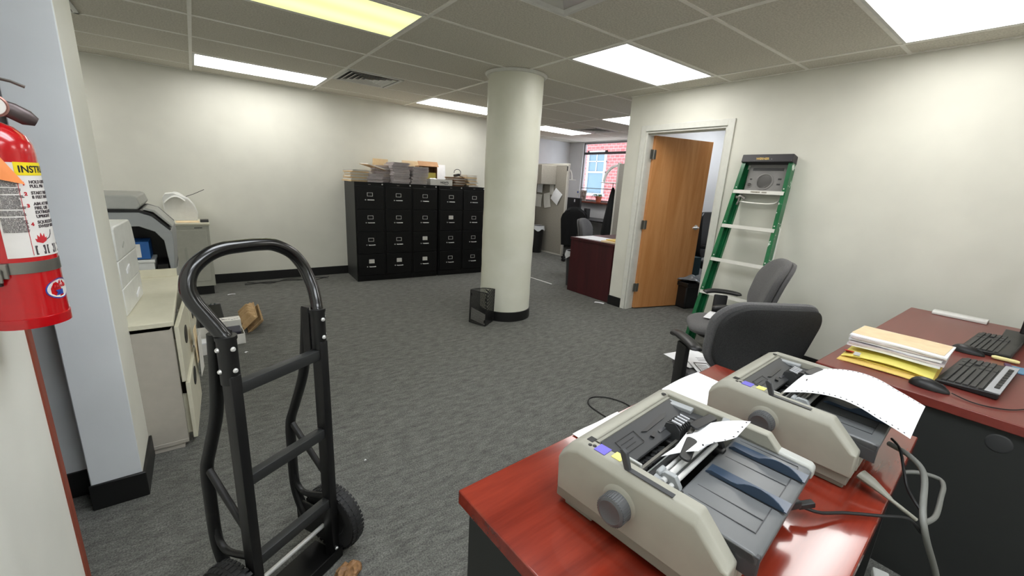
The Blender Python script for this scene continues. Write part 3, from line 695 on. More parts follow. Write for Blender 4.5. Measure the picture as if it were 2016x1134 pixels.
MB().prism([(-0.10,0.0),(0.13,0.0),(0.13,0.05),(0.06,0.23),(0.0,0.24),(-0.10,0.12)], 'x', -0.075, 0.10, ).build('housing', M_bplas, b5, bev=0.01)
rb = MB()
for q in range(5): rb.rbox((-0.055+0.028*q,0.04,0.222),(0.010,0.12,0.014),(-0.4,0,0),0.002)
rb.build('ribs', mat('dark green grey plastic', rgb(56,66,64), 0.4), b5)
b5.location = (-0.03, 4.28, 0)
b6 = thing('small_carton', 'small white carton beside the shallow carton, below the black printer part', 'box', (-0.125, 3.70, 0), rz=D(4))
MB().box((-0.0,0,0),(0.085,0.10,0.09)).build('carton_body', M_paper2, b6, bev=0.002)
MB().box((-0.004,-0.004,0.09),(0.089,0.104,0.098)).build('lid', M_paper, b6, bev=0.001)
# two nested moulded pulp trays
def pulp(loc, rot, label, s=1.0, flip=1):
    t = thing('pulp_tray', label, 'packing tray', loc, rot=rot)
    def f(u, v):
        x = (u-0.5)*0.165*s; y = (v-0.5)*0.50*s; e = min(u,1-u,v,1-v)
        z = 0.050*min(1, e/0.14) ; z += 0.022*math.sin(v*PI*11)*min(1, max(0, e/0.10)) 
        return (x, y, z*s*flip*(1 if flip > 0 else 0.7)+0.004*flip)
    MB().grid(f, 16, 60, 0.006).build('shell', M_pulp, t, smooth=True)
    rim = MB()
    for (a, b_) in (((-0.092,-0.262),(0.092,-0.245)),((-0.092,0.245),(0.092,0.262)),((-0.092,-0.245),(-0.078,0.245)),((0.078,-0.245),(0.092,0.245))): rim.box((a[0]*s,a[1]*s,0.0005*flip),(b_[0]*s,b_[1]*s,0.006*flip))
    rim.build('rim', M_pulp, t, bev=0.001)
    return t
pulp((0.268, 4.30, 0.090), (D(3), D(-44), D(-4)), 'tan moulded pulp packing tray leaning on the white carton, ridged one on top', 0.86)
pulp((0.300, 4.30, 0.070), (D(3), D(-44), D(-4)), 'tan moulded pulp packing tray, the lower one under the ridged tray', 0.86, -1)
# litter on the carpet
def scrap(x, y, sx, sy, rz, label, m=M_paper, name='paper_scrap'):
    o = MB().grid(lambda u,v: ((u-0.5)*sx, (v-0.5)*sy, 0.003+0.004*math.sin(u*PI)), 4, 2, 0.0008).build(name, m, smooth=True)
    o.location = (x, y, 0); o.rotation_euler = (0,0,rz); return tag(o, label, 'scrap')
scrap(0.20, 5.50, 0.075, 0.018, 0.1, 'white paper scrap on the carpet by the grey metal cabinet')
scrap(3.93, 3.31, 0.12, 0.05, -1.1, 'white paper scrap at the foot of the dark desk panel')
scrap(0.545, 1.85, 0.010, 0.008, 0, 'tiny white speck on the carpet right of the hand truck', name='crumb')
scrap(0.185, 3.62, 0.022, 0.018, 0.5, 'white crumb on the carpet in front of the shallow carton', name='crumb')
ed = MB().box((0,0,0.0),(0.02,0.72,0.006)); eo = ed.build('floor_strip', M_wplas, bev=0.002); eo.location = (4.03, 4.33, 0); eo.rotation_euler = (0,0,0.03)
tag(eo, 'thin white strip lying on the carpet right of the column', 'strip')
# loose black wires by the wall
w_ = MB(); rw = random.Random(11)
for q in range(3):
    pts = [(0.30+0.17*i+0.14*rw.random(), 6.05-0.18*rw.random(), 0.004) for i in range(7)]
    w_.tube(smoothpath(pts, 8), 0.0035, 6)
tag(w_.build('loose_wires', M_bcable, smooth=True), 'tangle of black wires along the baseboard of the long wall', 'wires')

# ================================================================== HAND TRUCK
ht = thing('hand_truck', 'black steel hand truck with loop handle standing in the foreground', 'hand truck', (0.148, 1.302, 0), rz=D(29.3))
for s in (-1, 1):
    x = s*0.1425
    up = MB().box((x-0.015,-0.020,0.006),(x+0.015,0.022,0.87), None, 0.004)
    up.build('upright', M_bdull, ht, smooth=True)
    # sleeve that clamps the handle
    sl = MB().tube([(x,0.004,0.845),(x,0.004,0.975)], 0.0235, 20)
    sl.tube([(x,0.004,0.968),(x,0.004,0.978)], 0.0255, 20)
    sl.build('sleeve', M_bdull, ht, smooth=True)
    pl = MB().box((x-s*0.022-0.003,0.015,0.80),(x-s*0.022+0.003,0.046,0.985), None, 0.002)
    pl.build('bracket_plate', M_bdull, ht)
    bo = MB()
    for z in (0.885, 0.945):
        bo.lathe([(0,0.006),(0.0045,0.0055),(0.0065,0.002),(0.0065,0)], seg=12, M=Matrix.Translation((x,-0.0195,z)) @ Matrix.Rotation(PI/2,4,'X'))
        bo.lathe([(0,0.006),(0.0045,0.0055),(0.0065,0.002),(0.0065,0)], seg=12, M=Matrix.Translation((x+s*0.0235,0.004,z)) @ Matrix.Rotation(s*PI/2,4,'Y'))
    bo.lathe([(0,0.006),(0.0045,0.0055),(0.0065,0.002),(0.0065,0)], seg=12, M=Matrix.Translation((x,-0.0195,0.045)) @ Matrix.Rotation(PI/2,4,'X'))
    bo.build('bolt', M_chrome, ht, smooth=True)
    # rear stair brace
    br = MB().tube(smoothpath([(x,0.052,0.975),(x,0.060,0.90),(x,0.085,0.74),(x,0.140,0.60),(x,0.172,0.52),(x,0.178,0.42),(x,0.176,0.24),(x,0.130,0.127)], 6), 0.0145, 12, flat=1.25)
    br.build('rear_brace', M_bdull, ht, smooth=True)
    MB().tube([(x,0.165,0.515),(x,0.10,0.445),(x,0.022,0.365)], 0.0105, 10).build('diagonal_brace', M_bdull, ht, smooth=True)
    MB().tube(smoothpath([(x,0.176,0.30),(x,0.160,0.250),(x,0.120,0.232),(x,0.022,0.262)],6), 0.0105, 10).build('lower_brace', M_bdull, ht, smooth=True)
    MB().box((x-0.004,0.0,0.06),(x+0.004,0.175,0.19), None, 0.002).build('axle_bracket', M_bdull, ht)
    # wheel
    wx = s*0.188; R = 0.127
    W = Matrix.Translation((wx, 0.036, R)) @ Matrix.Rotation(PI/2,4,'Y')
    ty = MB().lathe([(0.066,-0.018),(0.074,-0.024),(0.098,-0.028),(0.116,-0.025),(0.1245,-0.015),(0.127,0.0),(0.1245,0.015),(0.116,0.025),(0.098,0.028),(0.074,0.024),(0.066,0.018)], seg=48, M=W)
    for k in range(44):
        a = 2*PI*k/44
        for zz in (-0.017, 0.0, 0.017):
            rr_ = 0.1262 if zz == 0 else 0.1225
            ty.box((-0.0055,-0.009,-0.0015),(0.0055,0.009,0.0022), W @ Matrix.Rotation(a + (0.07 if zz == 0 else 0),4,'Z') @ Matrix.Translation((rr_,0,zz)) @ Matrix.Rotation(PI/2,4,'Y') @ Matrix.Rotation(PI/2,4,'Z'))
    wh = ty.build('wheel', M_rubber, ht, smooth=True)
    MB().lathe([(0,-0.015),(0.018,-0.016),(0.022,-0.012),(0.060,-0.014),(0.067,-0.020),(0.067,0.020),(0.060,0.012),(0.022,0.012),(0.018,0.016),(0,0.015)], seg=36, M=W).build('rim', M_bplas2, wh, smooth=True)
hd = [(0.1425,0.004,0.85),(0.1425,0.004,0.955),(0.150,0.014,0.990),(0.160,0.038,1.040),(0.158,0.058,1.085),(0.146,0.068,1.120),(0.118,0.075,1.156),(0.068,0.078,1.183),(0.02,0.078,1.190),
      (-0.03,0.078,1.191),(-0.078,0.078,1.189),(-0.122,0.077,1.176),(-0.162,0.073,1.148),(-0.181,0.066,1.112),(-0.180,0.056,1.075),(-0.163,0.036,1.028),(-0.148,0.014,0.985),(-0.1425,0.004,0.955),(-0.1425,0.004,0.85)]
MB().tube(smoothpath(hd, 7), 0.0185, 22).build('loop_handle', M_btube, ht, smooth=True)
for z in (0.825, 0.535, 0.25):
    MB().box((-0.130,-0.014,z-0.017),(0.130,0.016,z+0.017), None, 0.003).build('crossbar', M_bmetal_side, ht, smooth=True)
MB().cyl((-0.222,0.036,0.127),(0.222,0.036,0.127),0.008,14).build('axle', M_chrome, ht, smooth=True)
MB().box((-0.158,-0.034,0.004),(0.158,-0.029,0.050), None).box((-0.158,-0.030,0.003),(0.158,0.11,0.008)).build('nose_plate', M_bmetal, ht, bev=0.002)
wb = thing('crumpled_wrapper', 'crumpled brown paper on the carpet at the bottom edge beside the hand truck', 'wrapper', (0.285, 1.235, 0.0), rz=0.6)
def crumple(seed, rx, ry, rz):
    r_ = random.Random(seed); mb = MB(); bmesh.ops.create_icosphere(mb.bm, subdivisions=3, radius=1.0)
    for v in mb.bm.verts:
        k = 0.72+0.42*r_.random(); v.co = Vector((v.co.x*rx*k, v.co.y*ry*k, rz+v.co.z*rz*k*0.95))
    return mb
crumple(2, 0.055, 0.04, 0.032).build('paper_ball', mat('brown wrapper', rgb(150,112,74), 0.6, col2=rgb(110,78,46), scale=60), wb)

# ================================================================== FIVE BLACK FILE CABINETS
CW = 0.376
def file_cabinet(whites, label, lx, ly, rz):
    t = thing('file_cabinet', label, 'file cabinet', (lx, ly, 0), rz=rz, group=None)
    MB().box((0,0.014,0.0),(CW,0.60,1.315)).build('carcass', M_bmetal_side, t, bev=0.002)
    MB().box((0.0,0.0,1.268),(CW,0.014,1.3155)).box((0.0,0.004,0.0),(CW,0.014,0.075)).box((0,0.004,0.075),(0.012,0.014,1.268)).box((CW-0.012,0.004,0.075),(CW,0.014,1.268)).build('front_frame', M_bmetal, t)
    MB().lathe([(0,0.006),(0.007,0.006),(0.009,0.003),(0.010,0)], seg=16, M=Matrix.Translation((CW-0.022,0.0,1.292)) @ Matrix.Rotation(PI/2,4,'X')).build('lock', M_chrome, t, smooth=True)
    MB().box((CW/2-0.016,-0.0015,1.284),(CW/2+0.016,0.0,1.290)).build('name_plate', M_steel, t)
    for r in range(4):
        z0 = 0.082+r*0.2965; z1 = z0+0.289
        d = MB().box((0.013,-0.010,z0),(CW-0.013,0.012,z1)).build('drawer', M_bmetal, t, bev=0.0035)
        cz = z0+0.188; cxx = CW/2
        lh = MB()
        for (a, b) in (((-0.036,-0.024),(0.036,-0.019)),((-0.036,0.019),(0.036,0.024)),((-0.036,-0.019),(-0.031,0.019)),((0.031,-0.019),(0.036,0.019))):
            lh.box((cxx+a[0],-0.014,cz+a[1]),(cxx+b[0],-0.0105,cz+b[1]))
        l_ = lh.build('label_holder', M_chrome, d)
        if r in whites: MB().box((cxx-0.034,-0.0135,cz-0.022),(cxx+0.034,-0.0108,cz+0.030)).build('label_card', M_paper2, l_)
        hz = z0+0.118
        h_ = MB().tube(smoothpath([(cxx-0.030,-0.010,hz),(cxx-0.030,-0.026,hz),(cxx-0.022,-0.031,hz),(cxx+0.038,-0.031,hz),(cxx+0.046,-0.026,hz),(cxx+0.046,-0.010,hz)],3), 0.0062, 10)
        h_.build('pull_handle', M_chrome, d, smooth=True)
        MB().lathe([(0,0.010),(0.006,0.010),(0.008,0.006),(0.008,0)], seg=14, M=Matrix.Translation((cxx-0.058,-0.010,hz)) @ Matrix.Rotation(PI/2,4,'X')).build('thumb_latch', M_chrome, d, smooth=True)
    return t
CRZ = D(-3.6); ux, uy = math.cos(CRZ), math.sin(CRZ)
C0 = Vector((1.622, 5.545))
names = ['leftmost black four drawer file cabinet, at the free end of the row', 'second black file cabinet from the left end of the row', 'third black file cabinet from the left, white cards on its two lowest drawers', 'fourth black file cabinet, just right of the wider gap in the row', 'rightmost black file cabinet, next to the round column']
wh_ = [(0,), (0,), (0,1), (2,), ()]
cabx = []
for i in range(5):
    off = i*0.379 + (0.022 if i > 2 else 0)
    px, py = C0.x+off*ux, C0.y+off*uy; cabx.append((px, py)); file_cabinet(wh_[i], names[i], px, py, CRZ)
CT = 1.3155
# ------------------------------------------------------------------ stacks of folders on the cabinets
def folder_mesh(nm, w, d, th, m_card, m_pap, droop=0.0):
    """one closed folder: two card leaves with a ragged wad of paper between"""
    return (w, d, th, m_card, m_pap)
protos = {}
def make_folder(key, w, d, th, mc, mp, seed):
    t = bpy.data.objects.new('file_folder', None); COL.objects.link(t)
    r_ = random.Random(seed); ph = r_.random()*6
    def top(u, v): return ((u-0.5)*w, (v-0.5)*d, th-0.002+0.0016*math.sin(u*5+ph)*math.sin(v*4+ph))
    def bot(u, v): return ((u-0.5)*w, (v-0.5)*d, 0.0014+0.0006*math.sin(u*6+ph))
    c = MB(); c.grid(top, 6, 6, -0.0014); c.grid(bot, 4, 4, -0.0012); c.box((-w/2,d/2-0.0015,0.001),(w/2,d/2,th-0.002)); c.box((w*0.12,-d/2-0.010,th-0.003),(w*0.42,-d/2,th-0.0018))
    c.build('card_cover', mc, t, smooth=True)
    p = MB(); n = max(2, int(th/0.006))
    for q in range(n):
        z0 = 0.002+(th-0.0048)*q/n; z1 = 0.002+(th-0.0048)*(q+1)/n-0.0005
        ox, oy = (r_.random()-0.5)*0.010, (r_.random()-0.5)*0.012
        p.box((-w/2+0.006+ox,-d/2+0.004+oy,z0),(w/2-0.008+ox,d/2-0.008,z1))
    p.build('papers', mp, t)
    return t
def stack(x, y, z, n, ths, wd, cards, paps, label_top, label_rest, group, rz0=0.0, jit=0.016, arot=0.10, seed=1):
    r_ = random.Random(seed)
    for q in range(n):
        th = ths[q % len(ths)]*(0.85+0.3*r_.random()); ck = cards[q % len(cards)]; pk = paps[q % len(paps)]
        key = (ck.name, pk.name, round(th, 3), wd)
        t = make_folder(key, wd[0]*(0.95+0.06*r_.random()), wd[1], th, ck, pk, seed*31+q)
        t.location = (x+(r_.random()-0.5)*jit*2, y+(r_.random()-0.5)*jit*1.4, z); t.rotation_euler = (0,0,rz0+(r_.random()-0.5)*arot*2)
        if q == n-1: tag(t, label_top, 'folder')
        else: tag(t, label_rest, 'folder', group)
        z += th
    return z
cards1 = [M_manila, M_paper2, M_manila]; lavs = [M_lav, M_paper2, M_lav]
def on(xw, dy=0.17):      # point on the cabinet tops, dy behind the front edge
    s = (xw-C0.x)/ux; return (xw, C0.y + s*uy + dy)
bx, by = on(1.70, 0.17)
stack(bx, by, CT, 8, [0.016,0.02], (0.24,0.30), cards1, [M_manila,M_paper2], 'cream folder on top of the leftmost stack on the black file cabinets', 'cream folder in the leftmost stack on the black file cabinets', 'folders in the leftmost stack', seed=2, rz0=0.05)
bx, by = on(1.80, 0.13)
zz = stack(bx+0.02, by-0.02, CT, 5, [0.018], (0.18,0.24), [M_manila], [M_manila], 'pale manila folder topping the low stack in front of the leftmost stack', 'pale manila folder in the low stack in front of the leftmost stack', 'folders in the low front stack', seed=3, rz0=-0.12) if False else 0
bx, by = on(1.90, 0.15)
stack(bx, by, CT, 6, [0.019], (0.21,0.29), lavs, [M_lav], 'greyish folder on top of the low second stack from the left on the cabinets', 'greyish folder in the low second stack from the left on the cabinets', 'folders in the low second stack', seed=4, rz0=0.0)
bx, by = on(2.03, 0.30)
stack(bx+0.03, by, CT, 11, [0.021,0.018], (0.22,0.28), [M_lav,M_manila,M_paper2], [M_lav], 'manila folder sliding off the top of the third stack on the cabinets', 'mixed grey and manila folder in the third stack on the cabinets', 'folders in the third stack', seed=5, rz0=-0.05)
bx, by = on(2.245, 0.17)
stack(bx, by, CT, 13, [0.020,0.019,0.022], (0.245,0.30), [M_lav,M_paper2], [M_lav], 'grey folder on top of the tallest stack on the black file cabinets', 'grey edged folder in the tallest stack on the black file cabinets', 'folders in the tallest stack', seed=6, rz0=0.0, arot=0.05)
bx, by = on(2.505, 0.17)
stack(bx, by, CT, 12, [0.021,0.019], (0.245,0.30), [M_lav,M_paper2], [M_lav], 'blue grey folder topping the stack beside the open brown carton', 'grey folder in the stack beside the open brown carton', 'folders in the stack by the brown carton', seed=8, rz0=0.04, arot=0.05)
bx, by = on(3.11, 0.15)
ztop = stack(bx, by, CT, 7, [0.022,0.016], (0.20,0.27), [M_tan,M_brownc,M_manila,M_brownc], [M_brownc,M_paper2], 'brown folder carrying the coiled black cord on the cabinets', 'brown or tan folder in the stack under the coiled black cord', 'folders in the brown stack', seed=9, rz0=0.06)
bx, by = on(3.33, 0.15)
stack(bx, by, CT, 7, [0.024,0.021], (0.18,0.27), [M_tan,M_manila,M_paper2], [M_paper2,M_manila], 'pale tan folder topping the rightmost stack on the cabinets', 'pale tan folder in the rightmost stack on the cabinets', 'folders in the rightmost stack', seed=10, rz0=-0.03)
# loose manila folders leaning behind
bx, by = on(2.12, 0.50)
lf = MB().rbox((bx,by,CT+0.17),(0.22,0.006,0.30),(0.20,0,0.06)); tag(lf.build('manila_folder', M_manila), 'manila folder standing upright behind the tallest stack', 'folder')
bx, by = on(2.60, 0.52)
lf = MB().rbox((bx,by,CT+0.175),(0.32,0.006,0.30),(0.10,0,0.0)); tag(lf.build('manila_folder', M_manila), 'manila folder standing against the wall behind the stack by the brown carton', 'folder')
bx, by = on(1.94, 0.16)
lf = thing('manila_folder', 'orange tan folder tilted open across the second and third stacks', 'folder', (bx-0.01, by+0.06, CT+0.192), rot=(0.03, 0.24, 0.1))
MB().box((-0.13,-0.14,0),(0.13,0.14,0.004)).build('cover', M_tan, lf); MB().box((-0.12,-0.13,0.0045),(0.12,0.13,0.018)).build('papers', M_paper2, lf)
# brown carton standing open towards the room
bx, by = on(2.785, 0.455)
bc = thing('brown_carton', 'open brown cardboard carton lying on its side on the cabinets, yellow papers inside', 'box', (bx, by, CT), rz=CRZ-0.15)
k_ = MB().box((-0.15,-0.10,0),(0.15,0.14,0.004)).box((-0.15,-0.10,0),(-0.146,0.14,0.26)).box((0.146,-0.10,0),(0.15,0.14,0.26)).box((-0.15,-0.10,0.256),(0.15,0.14,0.26)).box((-0.15,0.136,0),(0.15,0.14,0.26))
k_.build('carton_shell', M_kraft, bc)
MB().prism([(-0.150,0.0),(-0.154,0.0),(-0.154,0.26),(-0.150,0.26)], 'y', -0.23, -0.10).build('flap', M_kraft, bc) 
MB().rbox((0.0,-0.155,0.292),(0.29,0.12,0.004),(0.6,0,0)).build('flap', M_kraft, bc)
fp = thing('yellow_papers', 'pad of yellow papers standing inside the open brown carton', 'papers', (bx+0.02, by, CT+0.005), rz=CRZ-0.15)
MB().rbox((0.01,-0.06,0.085),(0.22,0.03,0.165),(-0.12,0,0)).build('pad', M_yellow, fp, bev=0.002)
bx, by = on(2.83, 0.09)
wc = thing('white_carton', 'low white carton with black lettering at the front edge of the cabinets', 'box', (bx, by, CT), rz=CRZ)
MB().box((-0.17,-0.07,0),(0.17,0.10,0.003)).box((-0.17,-0.07,0),(0.17,-0.067,0.085)).box((-0.17,0.097,0),(0.17,0.10,0.085)).box((-0.17,-0.07,0),(-0.167,0.10,0.085)).box((0.167,-0.07,0),(0.17,0.10,0.085)).build('carton_tray', M_paper2, wc)
text_part('lettering', 'HIGHTS', 0.036, M_inkb, wc, face_M((0.045,-0.0705,0.030),(1,0,0),(0,0,1)), bold=0.0012)
MB().box((0.04,-0.0715,0.014),(0.10,-0.0702,0.019)).build('small_print', M_ink, wc)
cr_ = thing('crumpled_paper', 'crumpled white paper bulging out of the low white carton', 'paper', (bx-0.09, by+0.01, CT+0.02))
crumple(5, 0.075, 0.05, 0.04).build('paper', M_paper, cr_)
bx, by = on(3.04, 0.50)
wp = MB().rbox((bx,by,CT+0.15),(0.17,0.02,0.30),(-0.10,0,0.0),0.002); tag(wp.build('foam_board', M_paper), 'white foam board standing behind the low white carton, against the wall', 'board')
bx, by = on(3.13, 0.13)
cc = thing('coiled_cord', 'black coiled cord with plug lying on the brown folder stack', 'cord', (bx, by, ztop+0.002))
MB().tube(smoothpath([(-0.055,0.0,0.055),(-0.05,0,0.085),(-0.02,0,0.108),(0.02,0,0.108),(0.05,0,0.085),(0.055,0,0.05),(0.045,0.0,0.02),(0.09,0.0,0.006),(0.17,0.01,0.004)],6), 0.0045, 8).build('cord', M_bcable, cc, smooth=True)
MB().rbox((-0.01,0.0,0.026),(0.09,0.05,0.035),(0.0,-0.2,0.2),0.006).build('plug_block', M_bplas, cc)

# ================================================================== MESH DESKTOP FILE against the column
M_mesh = bpy.data.materials.new('black wire mesh'); M_mesh.use_nodes = True
def meshify(m):
    nt = m.node_tree; b = nt.nodes['Principled BSDF']; b.inputs['Base Color'].default_value = rgb(16,16,17); b.inputs['Roughness'].default_value = 0.5
    tc = nt.nodes.new('ShaderNodeTexCoord'); outs = []
    for ax in 'XYZ': pass
    sp = nt.nodes.new('ShaderNodeSeparateXYZ'); nt.links.new(tc.outputs['Object'], sp.inputs[0])
    ad = nt.nodes.new('ShaderNodeMath'); ad.operation = 'ADD'; nt.links.new(sp.outputs['X'], ad.inputs[0]); nt.links.new(sp.outputs['Y'], ad.inputs[1])
    for s_ in (ad.outputs[0], sp.outputs['Z']):
        mu = nt.nodes.new('ShaderNodeMath'); mu.operation = 'MULTIPLY'; mu.inputs[1].default_value = 260; nt.links.new(s_, mu.inputs[0])
        fr = nt.nodes.new('ShaderNodeMath'); fr.operation = 'FRACT'; nt.links.new(mu.outputs[0], fr.inputs[0])
        lt = nt.nodes.new('ShaderNodeMath'); lt.operation = 'LESS_THAN'; lt.inputs[1].default_value = 0.38; nt.links.new(fr.outputs[0], lt.inputs[0]); outs.append(lt)
    mx = nt.nodes.new('ShaderNodeMath'); mx.operation = 'MAXIMUM'; nt.links.new(outs[0].outputs[0], mx.inputs[0]); nt.links.new(outs[1].outputs[0], mx.inputs[1])
    nt.links.new(mx.outputs[0], b.inputs['Alpha'])
meshify(M_mesh)
ms = thing('mesh_file_holder', 'black wire mesh paper holder leaning against the foot of the round column', 'file holder', (2.165, 3.235, 0.006), rot=(0, 0, D(-2)))
# plan: flat front, flat right side, bowed back
pl = [(-0.06,0.0),(0.05,-0.0)]
fl, fr_, rr2 = Vector((-0.075,0.19,0)), Vector((0.0,0.0,0)), Vector((0.160,0.110,0))
lean = Vector((0.018,0.018,0)); HH = 0.335
def Lp(p, z): return Vector((p.x,p.y,0)) + lean*(z/HH) + Vector((0,0,z))
back = [rr2 + (fl-rr2)*t + Vector((0.030,0.050,0))*math.sin(PI*t) for t in [k/8 for k in range(9)]]
loop = [fr_, rr2] + back[1:]
wl = MB(); nL = len(loop)
for i in range(nL):
    a, b = loop[i], loop[(i+1) % nL]
    V = [wl.bm.verts.new(Lp(a,0)), wl.bm.verts.new(Lp(b,0)), wl.bm.verts.new(Lp(b,HH)), wl.bm.verts.new(Lp(a,HH))]
    wl.bm.faces.new(V)
wl.bm.faces.new([wl.bm.verts.new(Lp(p,0.002)) for p in loop])
wl.build('mesh_wall', M_mesh, ms)
wr = MB()
for z in (0.003, HH):
    wr.tube([Lp(p,z) for p in loop], 0.0042, 8, closed=True)
for p in (fl, fr_, rr2): wr.tube([Lp(p,0),Lp(p,HH)], 0.0042, 8)
wr.tube([Lp(fl,0.17),Lp(fr_,0.17)], 0.0025, 8)
wr.build('wire_frame', M_bplas, ms, smooth=True)
cl = MB()
for p, z in ((fl,0.29),(fr_,0.27),(fr_,0.05)): cl.rbox(Lp(p,z)+Vector((0.012 if p is fl else -0.008,0.0,0)),(0.014,0.014,0.034),(0,0,0.3),0.002)
cl.build('clip', M_bplas, ms)
pp = MB(); ins = Vector((0.012,0.012,0))
pa, pb = fl+(fr_-fl)*0.06+ins, fl+(fr_-fl)*0.95+ins
V = [Lp(pa,0.03),Lp(pb,0.005),Lp(pb,0.115),Lp(pa,0.155)]
F_ = pp.bm.faces.new([pp.bm.verts.new(v) for v in V]); bmesh.ops.solidify(pp.bm, geom=[F_], thickness=0.006)
po = pp.build('loose_papers', M_paper2); po.location = ms.location; po.rotation_euler = ms.rotation_euler
tag(po, 'white papers standing inside the black wire mesh holder', 'papers')

# ================================================================== FAR AREA right of the column
# cubicle partition with overhead bin and pinned papers
pt = thing('cubicle_partition', 'beige cubicle partition with pinned papers, right of the round column', 'partition', (5.92, 6.13, 0))
MB().box((0.0,0.03,0.03),(0.045,1.33,1.80)).build('panel', M_panel, pt)
MB().box((-0.004,0.0,0.0),(0.05,0.03,1.84)).box((-0.004,0.03,1.80),(0.05,1.33,1.84)).box((-0.002,0.03,0),(0.047,1.33,0.03)).build('edge_frame', M_postm, pt, bev=0.003)
MB().box((-0.012,0.004,1.70),(0.058,0.026,1.79)).build('post_clip', M_bplas2, pt)
MB().box((-0.40,0.33,1.42),(-0.002,1.30,1.80)).build('overhead_bin', M_panel, pt, bev=0.01)
MB().prism([(0.05,1.78),(0.05,1.76)]+[(0.05+0.19*math.sin(a), 1.55+0.23*math.cos(a)-0.0) for a in [k*PI/2/8 for k in range(9)]]+[(0.22,1.55)]+[(0.05+0.165*math.sin(a), 1.55+0.205*math.cos(a)) for a in [k*PI/2/8 for k in range(8,-1,-1)]], 'y', 0.10, 0.12).build('shelf_arc', M_wplas, pt)
MB().box((0.05,0.04,1.53),(0.28,0.24,1.545)).build('shelf', M_wplas, pt)
def pin(x, y, z, w_, h_, rx, label, m=M_paper):
    o = MB().grid(lambda u,v: (-0.004-0.012*math.sin(v*PI*0.9+0.4), (u-0.5)*w_, (v-0.5)*h_), 3, 5, 0.0012).build('pinned_paper', m, smooth=True)
    o.location = (x, y, z); o.rotation_euler = (rx, 0, 0); return tag(o, label, 'paper')
px = 5.915
pin(px, 6.40, 1.19, 0.24, 0.26, 0.55, 'tilted white sheet pinned nearest the partition end post')
pin(px-0.004, 6.67, 1.10, 0.20, 0.30, -0.18, 'long printed sheet pinned lowest on the cubicle partition', M_paper2)
pin(px, 6.55, 1.36, 0.12, 0.28, -0.06, 'narrow list pinned on the partition above the long printed sheet', M_paper2)
pin(px, 6.68, 1.49, 0.15, 0.10, 0.15, 'small pale slip pinned just below the overhead bin', M_paper2)
pin(px, 6.98, 1.08, 0.26, 0.26, 0.02, 'gridded calendar sheet on the partition right next to the column', M_paper2)
pin(px-0.03, 6.89, 1.40, 0.17, 0.30, 0.06, 'curled white sheet hanging under the loose papers by the column')
lp = thing('loose_papers', 'white papers spilling from the dark tray near the overhead bin', 'papers', (5.72, 6.97, 1.575))
MB().grid(lambda u,v: ((v-0.5)*0.10, (u-0.5)*0.34, 0.03*math.sin(u*PI*2.2)**2), 10, 4, 0.004).build('sheets', M_paper, lp)
tr = thing('document_tray', 'dark round topped tray hanging beside the overhead bin', 'tray', (5.78, 6.95, 1.60))
MB().lathe([(0.0,0),(0.10,0),(0.11,0.05),(0.10,0.13),(0.0,0.16)], seg=20).build('tray_body', M_bplas, tr, smooth=True)
MB().box((0.05,-0.05,0.0),(0.125,0.05,0.04)).build('bracket', M_bplas, tr)
def bin_(x, y, r, h, label, liner=True, m=M_bplas):
    t = thing('waste_bin', label, 'waste bin', (x, y, 0))
    MB().lathe([(r*0.78,0.002),(r,h),(r-0.004,h),(r*0.77,0.01),(0,0.01),(0,0.002)], seg=28).build('bucket', m, t, smooth=True)
    if liner:
        def f(u, v):
            a = u*2*PI; rr_ = r+0.004+0.006*math.sin(9*a)*v+0.012*v
            return (rr_*math.cos(a), rr_*math.sin(a), h+0.012-0.09*v*(1+0.25*math.sin(5*a)))
        MB().grid(f, 48, 4, 0.0015).build('liner', M_bag, t, smooth=True)
    return t
bin_(5.72, 6.70, 0.135, 0.56, 'tall black waste bin with white liner beside the cubicle partition')
bin_(4.30, 4.16, 0.13, 0.50, 'waste bin with crumpled white liner behind the mahogany desk end', m=M_bplas2)
bk_ = thing('black_cabinet', 'narrow black box on the floor behind the lined waste bin', 'box', (5.70, 7.02, 0))
MB().prism(roundrect(0.20,0.16,0.03), 'z', 0, 0.72).build('box_body', M_bplas, bk_, bev=0.01)
# mahogany desk against the dividing wall
md = thing('mahogany_desk', 'dark mahogany desk end standing behind the corner of the right wall', 'desk', (4.03, 3.255, 0))
MB().box((-0.012,0.0,0.715),(1.55,0.75,0.745)).build('desktop', M_mahog, md, bev=0.002)
MB().box((0.0,0.012,0.004),(0.025,0.742,0.715)).build('end_panel', M_mahog, md)
MB().box((1.50,0.012,0.004),(1.525,0.742,0.715)).build('end_panel', M_mahog, md)
MB().box((0.025,0.10,0.20),(1.50,0.118,0.715)).build('modesty_panel', M_mahog, md)
tag(MB().rbox((4.26,3.72,0.7465),(0.36,0.50,0.003),(0,0,0.05)).build('desk_paper', M_paper), 'white sheet covering the corner of the mahogany desk', 'paper')
tag(MB().rbox((4.20,3.40,0.756),(0.30,0.22,0.020),(0,0,0.2),0.003).build('manila_folder', M_manila), 'thick manila folder on the mahogany desk by the wall corner', 'folder')
tag(MB().rbox((4.22,3.38,0.7735),(0.22,0.16,0.013),(0,0,-0.1),0.003).build('manila_folder', M_env), 'yellowish folder lying on the thick manila folder', 'folder')

